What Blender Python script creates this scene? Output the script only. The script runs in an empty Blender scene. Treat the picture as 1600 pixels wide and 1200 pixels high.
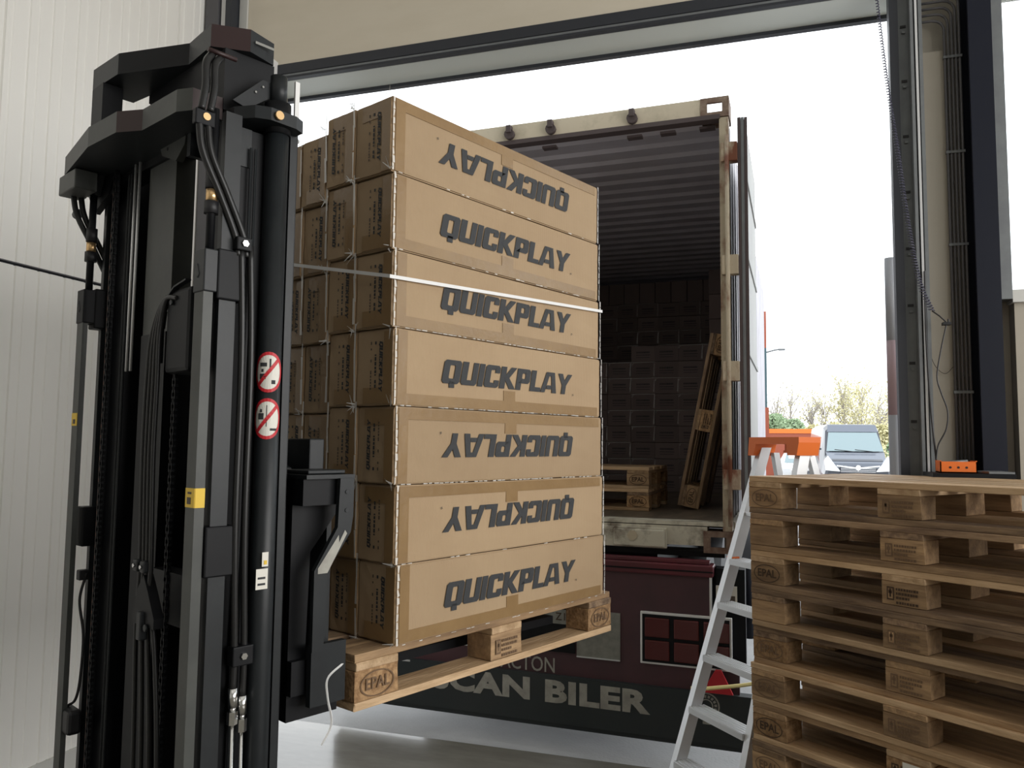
import bpy, bmesh, math, random
from mathutils import Vector, Matrix, Euler
random.seed(7)
PI = math.pi
scn = bpy.context.scene
COL = scn.collection
# ------------------------------------------------------------------ camera
cd = bpy.data.cameras.new('camera'); cam = bpy.data.objects.new('camera', cd); COL.objects.link(cam)
cd.sensor_width = 36; cd.lens = 1230.55 / 1600 * 36; cd.clip_start = .02; cd.clip_end = 500
RX = Vector((0.95311532, 0.30240122, 0.01116597)); UY = Vector((0.01286486, -0.07735842, 0.99692034)); FW = Vector((-0.30233371, 0.95003641, 0.07762184))
cam.matrix_world = Matrix(((RX.x, UY.x, -FW.x, 0), (RX.y, UY.y, -FW.y, 0), (RX.z, UY.z, -FW.z, 1.697), (0, 0, 0, 1)))
scn.camera = cam
scn.view_settings.view_transform = 'Standard'; scn.view_settings.look = 'None'
scn.view_settings.exposure = 0.0; scn.view_settings.gamma = 1; scn.view_settings.use_curve_mapping = False
# ------------------------------------------------------------------ world: bright even overcast
w = bpy.data.worlds.new('overcast'); scn.world = w; w.use_nodes = True
bg = w.node_tree.nodes['Background']; bg.inputs[0].default_value = (.93, .97, 1, 1); bg.inputs[1].default_value = 2.5
# area lamps: daylight from the side, and an overhead fill added without any fitting
def area(name, loc, rot, sx, sy, e, col=(1, .96, .9)):
    l = bpy.data.lights.new(name, 'AREA'); l.shape = 'RECTANGLE'; l.size = sx; l.size_y = sy; l.energy = e; l.color = col
    o = bpy.data.objects.new(name, l); COL.objects.link(o); o.location = loc; o.rotation_euler = rot; return o
area('side_window_daylight', (4.5, 0.6, 2.6), (0, math.radians(90), 0), 2.6, 5.0, 285, (1, .98, .96))
area('hall_fill', (0.6, -2.6, 5.4), (0, 0, 0), 3.0, 3.5, 13, (1, .95, .92))
# ------------------------------------------------------------------ materials
def mat(name, col, rough=.5, metal=0, var=.0, vscale=6, col2=None, bump=0, bscale=60, rnd=0, stretch=None, spec=.5, coat=0, emit=None, wave=None, lo=.35, hi=.65):
    m = bpy.data.materials.new(name); m.use_nodes = True; nt = m.node_tree; N = nt.nodes; L = nt.links
    b = N['Principled BSDF']; b.inputs['Roughness'].default_value = rough; b.inputs['Metallic'].default_value = metal
    b.inputs['Specular IOR Level'].default_value = spec; b.inputs['Coat Weight'].default_value = coat
    c4 = (*col, 1)
    b.inputs['Base Color'].default_value = c4
    tc = N.new('ShaderNodeTexCoord'); src = tc.outputs['Object']
    if rnd or stretch:
        mp = N.new('ShaderNodeMapping'); L.new(src, mp.inputs[0]); src = mp.outputs[0]
        if stretch: mp.inputs['Scale'].default_value = stretch
        if rnd:
            oi = N.new('ShaderNodeObjectInfo'); mm = N.new('ShaderNodeMath'); mm.operation = 'MULTIPLY'; mm.inputs[1].default_value = 37
            L.new(oi.outputs['Random'], mm.inputs[0]); L.new(mm.outputs[0], mp.inputs['Location'])
    out = None
    if col2 is not None:
        n = N.new('ShaderNodeTexNoise'); n.inputs['Scale'].default_value = vscale; n.inputs['Detail'].default_value = 6; n.inputs['Roughness'].default_value = .62; L.new(src, n.inputs['Vector'])
        r = N.new('ShaderNodeValToRGB'); r.color_ramp.elements[0].position = lo; r.color_ramp.elements[1].position = hi
        r.color_ramp.elements[0].color = (*col2, 1); r.color_ramp.elements[1].color = c4
        L.new(n.outputs['Fac'], r.inputs[0]); out = r.outputs[0]
    if rnd:
        hs = N.new('ShaderNodeHueSaturation')
        if out: L.new(out, hs.inputs['Color'])
        else: hs.inputs['Color'].default_value = c4
        mr = N.new('ShaderNodeMapRange'); mr.inputs[3].default_value = 1 - rnd; mr.inputs[4].default_value = 1 + rnd
        L.new(oi.outputs['Random'], mr.inputs[0]); L.new(mr.outputs[0], hs.inputs['Value']); out = hs.outputs[0]
    if out: L.new(out, b.inputs['Base Color'])
    if bump:
        bn = N.new('ShaderNodeBump'); bn.inputs['Strength'].default_value = bump; bn.inputs['Distance'].default_value = .01
        if wave:
            t = N.new('ShaderNodeTexWave'); t.bands_direction = wave; t.inputs['Scale'].default_value = bscale; t.inputs['Distortion'].default_value = .4
        else:
            t = N.new('ShaderNodeTexNoise'); t.inputs['Scale'].default_value = bscale; t.inputs['Detail'].default_value = 5
        L.new(src, t.inputs['Vector']); L.new(t.outputs['Fac'], bn.inputs['Height']); L.new(bn.outputs[0], b.inputs['Normal'])
    if emit:
        b.inputs['Emission Color'].default_value = (*emit[0], 1); b.inputs['Emission Strength'].default_value = emit[1]
    return m
M = {}
M['card'] = mat('cardboard', (.41, .295, .18), .75, col2=(.375, .265, .16), vscale=3, bump=.12, bscale=60, rnd=.06, wave='X', spec=.25)
M['cardshaded'] = mat('cardboard_container_shade', (.17, .13, .12), .8, rnd=.2)  # darker copy of the cardboard, container shade put into its colour
M['tape'] = mat('brown_packing_tape', (.29, .185, .085), .3, col2=(.25, .155, .07), vscale=8, bump=.15, bscale=30)
M['ink'] = mat('black_ink', (.045, .047, .05), .7, spec=.3)
M['inkfade'] = mat('faded_ink', (.10, .075, .055), .7)
M['wood'] = mat('pallet_wood', (.44, .285, .15), .7, col2=(.22, .135, .07), vscale=3.2, bump=.3, bscale=14, rnd=.25, stretch=(1.2, 9, 9), spec=.5)
M['woodlight'] = mat('pallet_wood_new_skylit', (.60, .42, .25), .6, col2=(.40, .26, .14), vscale=3, bump=.3, bscale=14, rnd=.2, stretch=(1.2, 9, 9), spec=.5)
M['woodgrey'] = mat('pallet_wood_weathered', (.38, .255, .15), .85, col2=(.15, .095, .06), vscale=3.4, bump=.4, bscale=14, rnd=.3, stretch=(1.2, 9, 9), spec=.5)
M['chip'] = mat('pressed_chip_block', (.46, .29, .15), .85, col2=(.24, .14, .07), vscale=55, bump=.5, bscale=90, rnd=.2, spec=.2)
M['brandfaint'] = mat('faint_brand', (.17, .105, .06), .9)
M['brand'] = mat('burnt_brand', (.06, .035, .02), .9)
M['black'] = mat('black_steel', (.004, .0045, .006), .5, spec=.25, bump=.03, bscale=30)
M['char'] = mat('charcoal_steel', (.017, .020, .022), .42, spec=.35, col2=(.012, .014, .016), vscale=9, bump=.03, bscale=40)
M['greygreen'] = mat('grey_green_paint', (.060, .064, .058), .5, col2=(.042, .045, .042), vscale=7, bump=.05, bscale=30)
M['oxide'] = mat('oxide_brown_paint', (.030, .013, .013), .45)
M['rust'] = mat('rusty_pole', (.16, .075, .045), .7, col2=(.09, .05, .04), vscale=20)
M['rubber'] = mat('black_rubber', (.012, .012, .014), .5)
M['hose'] = mat('hose_rubber', (.018, .018, .018), .32, spec=.35)
M['brass'] = mat('zinc_brass', (.75, .50, .25), .3, .85)
M['chrome'] = mat('chrome', (.75, .75, .74), .2, 1)
M['alu'] = mat('aluminium', (.72, .73, .74), .38, .55, bump=.03, bscale=80)
M['white'] = mat('white_paint', (.8, .8, .79), .45)
M['yellow'] = mat('yellow_sticker', (.78, .52, .04), .5)
M['red'] = mat('red_print', (.55, .02, .03), .5)
M['sticker'] = mat('white_sticker', (.75, .73, .66), .5)
M['greysticker'] = mat('grey_sticker', (.32, .33, .30), .5)
M['orange'] = mat('orange_plastic', (.80, .17, .02), .45)
M['concrete'] = mat('polished_concrete', (.27, .255, .22), .22, col2=(.12, .11, .088), vscale=1.6, bump=.05, bscale=4, coat=.2, stretch=(.55, 1.6, 1), lo=.3, hi=.7)
M['postgrey'] = mat('pale_grey_post', (.36, .37, .41), .5); M['postpink'] = mat('pink_reflection_band', (.42, .30, .33), .5)  # colours of the lit jamb reveal, pink painted for a reflection
M['asphalt'] = mat('pale_paving', (.42, .42, .42), .85, col2=(.33, .33, .33), vscale=1.5, bump=.3, bscale=60)
M['panel'] = mat('white_wall_panel', (.90, .89, .85), .40, bump=.01, bscale=20)
M['beige'] = mat('beige_panel', (.40, .365, .30), .5, col2=(.385, .35, .285), vscale=2, bump=.08, bscale=220, stretch=(1, 1, 4))
M['doorbeige'] = mat('door_panel_beige', (.66, .60, .49), .5, col2=(.63, .57, .46), vscale=2, bump=.08, bscale=220, stretch=(1, 1, 4))
M['greypanel'] = mat('grey_sectional_panel', (.68, .72, .68), .45, bump=.05, bscale=160)
M['gasket'] = mat('dark_grey_seal', (.025, .028, .036), .5)
M['guide'] = mat('galvanised_guide', (.20, .215, .22), .5, .35, col2=(.17, .18, .19), vscale=12)
M['navy'] = mat('navy_column_paint', (.007, .009, .018), .5, spec=.25, bump=.03, bscale=30)
M['conduit'] = mat('grey_conduit', (.10, .098, .105), .5)
M['cont'] = mat('container_cream', (.58, .50, .38), .6, col2=(.36, .31, .22), vscale=5, bump=.1, bscale=30, lo=.25, hi=.5)
M['contdirty'] = mat('container_sill_worn', (.56, .53, .43), .65, col2=(.12, .09, .06), vscale=7, bump=.2, bscale=30, lo=.32, hi=.52)
M['contrust'] = mat('container_post_rusty', (.47, .40, .29), .65, col2=(.17, .055, .025), vscale=6, bump=.3, bscale=30, stretch=(1, 1, .5), lo=.38, hi=.52)
M['castrust'] = mat('rusty_casting', (.26, .19, .14), .7, col2=(.12, .06, .04), vscale=14, bump=.3, bscale=40)
M['continner'] = mat('container_inner_grey', (.50, .48, .52), .4, col2=(.42, .40, .44), vscale=2, bump=.05, bscale=30)
M['contfloor'] = mat('container_plywood', (.20, .155, .11), .5, col2=(.09, .07, .05), vscale=3, stretch=(4, 1, 1))
M['contwhite'] = mat('container_door_white', (.30, .30, .285), .5, col2=(.25, .245, .235), vscale=2)
M['contgasket'] = mat('door_gasket', (.075, .055, .055), .7)
M['truckred'] = mat('dark_red_paint', (.13, .022, .032), .38, col2=(.09, .022, .028), vscale=2, bump=.02, bscale=20)
M['truckred2'] = mat('dusty_dark_red', (.085, .035, .042), .6, col2=(.06, .03, .036), vscale=3)
M['flap'] = mat('black_dusty_flap', (.022, .03, .032), .6, col2=(.03, .035, .036), vscale=3)
M['letter'] = mat('grey_white_lettering', (.42, .41, .36), .6, col2=(.28, .27, .24), vscale=12)
M['lens'] = mat('dark_red_lens', (.10, .022, .022), .25)
M['dusty'] = mat('dusty_grey_plate', (.26, .26, .23), .7, col2=(.2, .2, .18), vscale=30)
M['vanlit'] = mat('van_grey_paint_lit', (.13, .15, .19), .25, .3, coat=.6)  # paler copy of the dark van paint with sky light put into it
M['vandark'] = mat('van_dark_paint', (.025, .03, .045), .3, .2, coat=.5)
M['glass'] = mat('reflective_windscreen', (.25, .32, .34), .06, .5)
M['clearlens'] = mat('clear_headlight', (.85, .87, .9), .1, .3)
M['leafY'] = mat('spring_leaf_yellow', (.62, .58, .34), .8, rnd=.15)
M['leafG'] = mat('evergreen_leaf', (.30, .40, .24), .8, rnd=.15)
M['twig'] = mat('bare_twig', (.42, .38, .35), .9)
M['brick'] = mat('pale_brick', (.55, .48, .42), .8)
M['roof'] = mat('grey_roof_tiles', (.35, .34, .35), .8)
M['teal'] = mat('teal_cladding', (.04, .085, .10), .5)
M['orangered'] = mat('orange_cladding', (.30, .07, .035), .5)
M['cord'] = mat('coil_cord_grey', (.07, .07, .11), .5)
M['yelstrap'] = mat('yellow_webbing', (.70, .58, .22), .6)
M['hallwall'] = mat('hall_wall', (.6, .6, .57), .6)
def film_mat():
    m = bpy.data.materials.new('stretch_film'); m.use_nodes = True; b = m.node_tree.nodes['Principled BSDF']
    b.inputs['Base Color'].default_value = (.85, .84, .8, 1); b.inputs['Roughness'].default_value = .12; b.inputs['Alpha'].default_value = .30
    b.inputs['Specular IOR Level'].default_value = .8; return m
M['film'] = film_mat(); M['filmwhite'] = film_mat(); M['filmwhite'].node_tree.nodes['Principled BSDF'].inputs['Alpha'].default_value = .72
def glass_mat():
    m = bpy.data.materials.new('window_glass'); m.use_nodes = True; b = m.node_tree.nodes['Principled BSDF']
    b.inputs['Base Color'].default_value = (.95, .98, .97, 1); b.inputs['Roughness'].default_value = .02; b.inputs['Transmission Weight'].default_value = 1; b.inputs['IOR'].default_value = 1.05
    return m
M['wglass'] = glass_mat()
# ------------------------------------------------------------------ mesh helper
class MB:
    def __init__(s): s.bm = bmesh.new(); s.mats = []
    def mi(s, m):
        if m is None: return 0
        if m not in s.mats: s.mats.append(m)
        return s.mats.index(m)
    def _set(s, faces, m):
        i = s.mi(m)
        for f in faces: f.material_index = i
    def box(s, x0, x1, y0, y1, z0, z1, m=None, M4=None, bev=0):
        r = bmesh.ops.create_cube(s.bm, size=1)
        vs = r['verts']
        T = Matrix.Translation(((x0 + x1) / 2, (y0 + y1) / 2, (z0 + z1) / 2)) @ Matrix.Diagonal((abs(x1 - x0), abs(y1 - y0), abs(z1 - z0), 1))
        if M4 is not None: T = M4 @ T
        bmesh.ops.transform(s.bm, matrix=T, verts=vs)
        fs = {f for v in vs for f in v.link_faces}; s._set(fs, m)
        if bev: 
            es = list({e for v in vs for e in v.link_edges})
            rr = bmesh.ops.bevel(s.bm, geom=es, offset=bev, segments=2, affect='EDGES', profile=.5); s._set(rr['faces'], m)
        return s
    def prism(s, pts, ax, a, b, m=None, sides=None):
        """polygon pts in the two other axes, extruded along ax from a to b"""
        def P(p, t):
            if ax == 0: return (t, p[0], p[1])
            if ax == 1: return (p[0], t, p[1])
            return (p[0], p[1], t)
        A = [s.bm.verts.new(P(p, a)) for p in pts]; B = [s.bm.verts.new(P(p, b)) for p in pts]; n = len(pts)
        fs = [s.bm.faces.new(A), s.bm.faces.new(B[::-1])]
        s._set(fs, m)
        for i in range(n):
            f = s.bm.faces.new((A[i], B[i], B[(i + 1) % n], A[(i + 1) % n])); f.material_index = s.mi(sides[i] if sides and sides[i] else m)
        return s
    def poly(s, pts, m=None):
        f = s.bm.faces.new([s.bm.verts.new(p) for p in pts]); f.material_index = s.mi(m); return s
    def tube(s, pts, r, m=None, n=8, cap=True):
        pts = [Vector(p) for p in pts]; rings = []; up = None
        for i, p in enumerate(pts):
            t = (pts[min(i + 1, len(pts) - 1)] - pts[max(i - 1, 0)]).normalized()
            if up is None: up = Vector((0, 0, 1)) if abs(t.z) < .9 else Vector((1, 0, 0))
            a = t.cross(up).normalized(); b2 = a.cross(t).normalized(); up = b2
            rr = r[i] if isinstance(r, (list, tuple)) else r
            rings.append([s.bm.verts.new(p + (a * math.cos(2 * PI * k / n) + b2 * math.sin(2 * PI * k / n)) * rr) for k in range(n)])
        i0 = s.mi(m)
        for A, B in zip(rings, rings[1:]):
            for k in range(n):
                f = s.bm.faces.new((A[k], A[(k + 1) % n], B[(k + 1) % n], B[k])); f.material_index = i0; f.smooth = n > 6
        if cap:
            for R in (rings[0][::-1], rings[-1]):
                f = s.bm.faces.new(R); f.material_index = i0
        return s
    def build(s, name, material=None, parent=None, loc=None, rot=None):
        bmesh.ops.recalc_face_normals(s.bm, faces=s.bm.faces[:])
        me = bpy.data.meshes.new(name); s.bm.to_mesh(me); s.bm.free()
        for m in (s.mats or []): me.materials.append(M[m])
        if not s.mats or s.mats == [None]: me.materials.clear(); me.materials.append(M[material])
        return link(name, me, parent, loc, rot)
def link(name, me, parent=None, loc=None, rot=None):
    o = bpy.data.objects.new(name, me); COL.objects.link(o)
    if parent is not None: o.parent = parent
    if loc is not None: o.location = loc
    if rot is not None: o.rotation_euler = rot
    return o
def tag(o, label=None, cat=None, group=None, kind=None):
    if label: o['label'] = label
    if cat: o['category'] = cat
    if group: o['group'] = group
    if kind: o['kind'] = kind
    return o
def thing(name, label, cat, loc=(0, 0, 0), rot=(0, 0, 0), group=None):
    o = bpy.data.objects.new(name, None); COL.objects.link(o); o.location = loc; o.rotation_euler = rot; o.empty_display_size = .1
    return tag(o, label, cat, group)
def struct(name, mb, material, label, cat, loc=None, rot=None):
    o = mb.build(name, material, None, loc, rot); return tag(o, label, cat, None, 'structure')
def bx(name, m, parent, *d, bev=0, loc=None, rot=None): return MB().box(*d, m, None, bev).build(name, m, parent, loc, rot)
def smooth(pts, k=8):
    """Catmull-Rom through pts"""
    P = [Vector(p) for p in pts]; P = [P[0] * 2 - P[1]] + P + [P[-1] * 2 - P[-2]]; out = []
    for i in range(1, len(P) - 2):
        for j in range(k):
            t = j / k; a, b, c, d = P[i - 1], P[i], P[i + 1], P[i + 2]
            out.append(.5 * ((2 * b) + (c - a) * t + (2 * a - 5 * b + 4 * c - d) * t * t + (3 * b - a - 3 * c + d) * t ** 3))
    out.append(P[-2]); return out
# ------------------------------------------------------------------ lettering (heavy square italic caps)
T_ = .30
def ring(x0, x1, y0, y1, t, c=.1, skip=()):
    o = [(x0 + c, y0), (x1 - c, y0), (x1, y0 + c), (x1, y1 - c), (x1 - c, y1), (x0 + c, y1), (x0, y1 - c), (x0, y0 + c)]
    tv = t * .72; ci = c * .35
    i = [(x0 + t + ci, y0 + tv), (x1 - t - ci, y0 + tv), (x1 - t, y0 + tv + ci), (x1 - t, y1 - tv - ci), (x1 - t - ci, y1 - tv), (x0 + t + ci, y1 - tv), (x0 + t, y1 - tv - ci), (x0 + t, y0 + tv + ci)]
    return [[o[k], o[(k + 1) % 8], i[(k + 1) % 8], i[k]] for k in range(8) if k not in skip]
GL = {
 'Q': (.86, ring(0, .86, 0, 1, T_) + [[(.36, .1), (.62, .1), (.66, -.17), (.40, -.17)]]),
 'U': (.82, ring(0, .82, 0, 1.6, T_, skip=(3, 4, 5))[:0] + [[(0, .1), (T_, .22), (T_, 1), (0, 1)], [(.82, .1), (.82, 1), (.55, 1), (.55, .22)], [(0, .1), (.1, 0), (.72, 0), (.82, .1), (.55, .22), (.27, .22)]]),
 'I': (.28, [[(0, 0), (.28, 0), (.28, 1), (0, 1)]]),
 'C': (.80, ring(0, .8, 0, 1, T_, skip=(2, 3, 1, ))[:] + [[(.7, 0), (.8, .1), (.8, .34), (.53, .34), (.53, .2), (.5, .19)], [(.7, 1), (.8, .9), (.8, .66), (.53, .66), (.53, .8), (.5, .81)]]),
 'K': (.88, [[(0, 0), (T_, 0), (T_, 1), (0, 1)], [(.2, .5), (.56, 1), (.88, 1), (.50, .5)], [(.2, .5), (.50, .5), (.92, 0), (.58, 0)]]),
 'P': (.80, ring(0, .8, .32, 1, T_, .1) + [[(0, 0), (T_, 0), (T_, .5), (0, .5)], [(0, .9), (.1, 1), (0, 1)], [(0, .32), (.1, .32), (0, .45)]]),
 'L': (.66, [[(0, 0), (T_, 0), (T_, 1), (0, 1)], [(T_, 0), (.66, 0), (.66, .21), (T_, .21)]]),
 'A': (.96, [[(-.04, 0), (.24, 0), (.46, 1), (.22, 1)], [(.5, 1), (.74, 1), (1.0, 0), (.71, 0)], [(.30, .17), (.66, .17), (.62, .36), (.34, .36)], [(.3, .8), (.6, .8), (.6, 1), (.3, 1)]]),
 'Y': (.90, [[(-.02, 1), (.28, 1), (.58, .42), (.31, .42)], [(.92, 1), (.64, 1), (.31, .42), (.58, .42)], [(.31, 0), (.58, 0), (.58, .44), (.31, .44)]]),
}
def word(mb, txt, h, width, place, shear=.18, gap=.055, m='ink'):
    tot = sum(GL[c][0] for c in txt) + gap * (len(txt) - 1) + shear; sx = width / tot; x = 0
    for c in txt:
        wd, polys = GL[c]
        for k, p in enumerate(polys):
            q = [Vector(place((x + a + shear * b) * sx, b * h)) for a, b in p]
            e1_, e2_ = q[1] - q[0], q[2] - q[0]; up_n = Vector((0, -1, 0)) if abs(e1_.cross(e2_).y) > abs(e1_.cross(e2_).x) else Vector((-1, 0, 0))
            mb.poly([v + up_n * .00012 * (k % 4) for v in q], m)
        x += wd + gap
def text_mesh(txt, size, bold=0., shear=0, space=1, ext=.0006, align='CENTER', wscale=1):
    cu = bpy.data.curves.new('t', 'FONT'); cu.body = txt; cu.size = size; cu.offset = bold; cu.shear = shear; cu.space_character = space; cu.extrude = ext; cu.align_x = align; cu.align_y = 'CENTER'; cu.resolution_u = 3
    o = bpy.data.objects.new('t', cu); COL.objects.link(o); dg = bpy.context.evaluated_depsgraph_get(); dg.update()
    me = bpy.data.meshes.new_from_object(o.evaluated_get(dg)); bpy.data.objects.remove(o)
    if wscale != 1: me.transform(Matrix.Diagonal((wscale, 1, 1, 1)))
    return me
def text_obj(name, txt, size, m, parent, loc, rot=(PI / 2, 0, 0), **k):
    me = text_mesh(txt, size, **k); me.materials.clear(); me.materials.append(M[m]); me.name = name
    return link(name, me, parent, loc, rot)

# ================================================================== THE SETTING
def S(name, m, d, label, cat): return struct(name, MB().box(*d, m), m, label, cat)
S('floor', 'concrete', (-3.35, 4.6, -6.2, 4.35, -.2, 0), 'polished grey concrete floor reflecting daylight from the dock opening', 'floor')
S('ground', 'asphalt', (-60, 80, 4.35, 90, -.22, -.02), 'pale paved yard outside the dock opening', 'ground')
S('ceiling', 'hallwall', (-3.35, 4.6, -6.2, 4.2, 5.6, 5.8), 'pale ceiling of the loading hall', 'ceiling')
S('wall_back', 'hallwall', (-3.35, 4.6, -6.3, -6.2, 0, 5.6), 'pale back wall of the loading hall', 'wall')
S('wall_right', 'hallwall', (4.6, 4.7, -6.3, 4.2, 0, 5.6), 'pale right wall of the loading hall', 'wall')
# left wall: base and two tiers of vertical sandwich panels with fine grooves
wl = struct('wall_left', MB().box(-3.45, -3.3, -6.3, 4.2, 0, 5.6, 'hallwall').box(-3.3, -3.235, -6.2, 4.0, 0, .19, 'hallwall'), 'hallwall', 'tall left wall of ribbed off-white metal sandwich panels', 'wall')
def ribbed(width, seed):
    rr = random.Random(seed); prof = [(0, 0)]; y = .012; prof = [(0, -.012), (.004, -.012), (.008, 0)]
    y = .03; cyc = [.085, .05, .075, .06]
    i = 0
    while y < width - .05:
        d = .007 if i % 2 else .004
        prof += [(y, 0), (y + .004, -d), (y + .012, -d), (y + .016, 0)]; y += cyc[i % 4]; i += 1
    prof += [(width - .008, 0), (width - .004, -.012), (width, -.012)]
    return prof
for tier, (z0, z1) in enumerate(((.19, 2.492), (2.508, 5.58))):
    me = None
    for k in range(9):
        y0 = 2.57 + 1.085 * (k - 7)
        wd = 1.085 if y0 + 1.085 < 4 else 4.0 - y0
        if wd < .1: continue
        if me is None or wd < 1.08:
            mb = MB(); pr = ribbed(wd, k); bm = mb.bm
            A = [bm.verts.new((x, y, z0)) for y, x in pr]; B = [bm.verts.new((x, y, z1)) for y, x in pr]
            for i in range(len(pr) - 1): bm.faces.new((A[i], A[i + 1], B[i + 1], B[i]))
            bm.faces.new((B[0], B[-1], bm.verts.new((-.04, wd, z1)), bm.verts.new((-.04, 0, z1))))
            o = mb.build('wall_panel', 'panel', wl, (-3.25, y0, 0)); me = o.data
        else: link('wall_panel', me, wl, (-3.25, y0, 0))
bx('panel_joint', 'gasket', wl, -3.275, -3.262, -6.2, 4.0, 2.490, 2.510)
bx('joint_cable', 'conduit', wl, -3.254, -3.248, -6.2, 3.9, 2.502, 2.508)
# front wall
S('wall_front', 'beige', (-3.3, -2.86, 4.0, 4.2, 0, 5.6), 'narrow beige wall strip between the left corner and the dock opening', 'wall')
S('trim_1', 'conduit', (-3.235, -3.145, 3.86, 3.99, 0, 5.6), 'dark grey steel upright in the corner left of the dock door', 'upright')
S('trim_2', 'white', (-3.135, -3.10, 3.88, 3.99, 0, 5.6), 'thin light guide strip in the left corner', 'upright')
S('trim_3', 'gasket', (-3.09, -3.05, 3.86, 3.99, 0, 5.6), 'black guide strip in the left corner', 'upright')
S('trim_4', 'white', (-2.80, -2.765, 3.9, 4.05, 0, 3.99), 'thin white vertical guide at the left edge of the dock opening', 'upright')
hd = thing('door_1', 'raised beige sectional dock door above the opening', 'door'); hd['kind'] = 'structure'
for k in range(3): bx('door_panel', 'doorbeige', hd, -3.045, .93, 3.95, 3.985, 3.975 + k * .55, 3.975 + k * .55 + .545)
bx('bottom_seal', 'gasket', hd, -2.80, .93, 3.945, 3.99, 3.912, 3.972)
bx('seal_strip', 'guide', hd, -2.80, .93, 3.95, 3.99, 3.898, 3.910)
bx('seal_lip', 'gasket', hd, -2.80, .93, 3.95, 3.985, 3.884, 3.897)
bx('edge_strip', 'hallwall', hd, -3.045, -2.99, 3.935, 3.949, 3.98, 5.6)
lt = S('wall_lintel', 'greypanel', (-3.0, .66, 3.995, 4.23, 3.888, 5.6), 'pale grey-green lintel panel across the top of the dock opening', 'wall')
bx('lintel_trim', 'gasket', lt, -3.0, .66, 4.205, 4.24, 3.868, 3.887)
S('wall_pier', 'beige', (.66, 1.06, 4.0, 4.1, 0, 5.6), 'beige wall pier right of the dock opening', 'wall')
S('wall_sill', 'beige', (1.062, 4.6, 3.93, 4.2, 0, 2.40), 'beige wall panel below the bright window on the right', 'wall')
S('wall_top', 'hallwall', (1.062, 4.6, 3.97, 4.2, 3.86, 5.6), 'wall above the window on the right', 'wall')
wn = thing('window_1', 'bright window right of the navy column with light metal frame', 'window'); wn['kind'] = 'structure'
bx('frame_post', 'guide', wn, 1.0, 1.05, 3.9, 3.99, 2.36, 3.9)
bx('frame_sill', 'hallwall', wn, 1.05, 4.6, 3.90, 3.99, 2.345, 2.40); bx('frame_head', 'greypanel', wn, 1.05, 4.6, 3.93, 3.965, 3.80, 3.88)
bx('window_glass', 'wglass', wn, 1.051, 4.6, 4.02, 4.026, 2.401, 3.859)
# right door jamb with guide rail
gr = thing('door_guide', 'vertical galvanised dock door guide rail with slots', 'rail', (0, 0, 0)); gr['kind'] = 'structure'; gr.name = 'trim_5'
bx('rubber_seal', 'gasket', gr, .594, .632, 3.94, 3.999, 0, 5.6)
bx('rail_channel', 'guide', gr, .633, .687, 3.955, 3.999, 0, 5.6)
bx('rail_lip', 'guide', gr, .676, .689, 3.90, 3.954, 0, 5.6)
sm = None
for k in range(13):
    z = 3.418 - .2655 * (k - 1)
    if sm is None: o = MB().box(.643, .667, 3.951, 3.956, -.006, .006, 'rubber').box(.648, .662, 3.946, 3.954, -.034, -.022, 'guide').build('rail_slot', 'rubber', gr, (0, 0, z)); sm = o.data
    else: link('rail_slot', sm, gr, (0, 0, z))
bx('bright_strip', 'alu', gr, .696, .706, 3.90, 3.94, 0, 5.6); bx('side_strip', 'guide', gr, .711, .726, 3.90, 3.99, 0, 5.6)
bx('inner_panel', 'beige', gr, .735, .825, 3.965, 3.998, 1.5, 3.55)
# steel column
sc = struct('trim_6', MB().box(.90, .992, 3.84, 3.856, 0, 5.6, 'navy').box(.90, .985, 3.984, 3.999, 0, 5.6, 'navy').box(.935, .947, 3.856, 3.984, 0, 5.6, 'navy'), 'navy', 'dark navy steel column beside the window', 'column')
# conduits
cg = 'grey conduits beside the navy column'
for k in range(5):
    x = .826 + .0155 * k; zt = 3.69 + .03 * k
    c = tag(MB().tube([(x, 3.95, .0)] + [(x, 3.95, zt - .05)] + [(x - .05 * (1 - math.cos(a)), 3.95, zt - .05 + .05 * math.sin(a)) for a in (.3, .7, 1.1, 1.57)] + [(.72, 3.95, zt)], .0062, 'conduit', 8).build('conduit', 'conduit'),
        ['first', 'second', 'middle', 'fourth', 'fifth'][k] + ' thin grey conduit counted from the beige pier to the column', 'conduit', cg)
    for z in (1.95, 2.62, 3.05, 3.5): MB().box(x - .008, x + .008, 3.94, 3.96, z, z + .012, 'guide').build('conduit_clip', 'guide', c)

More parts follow.
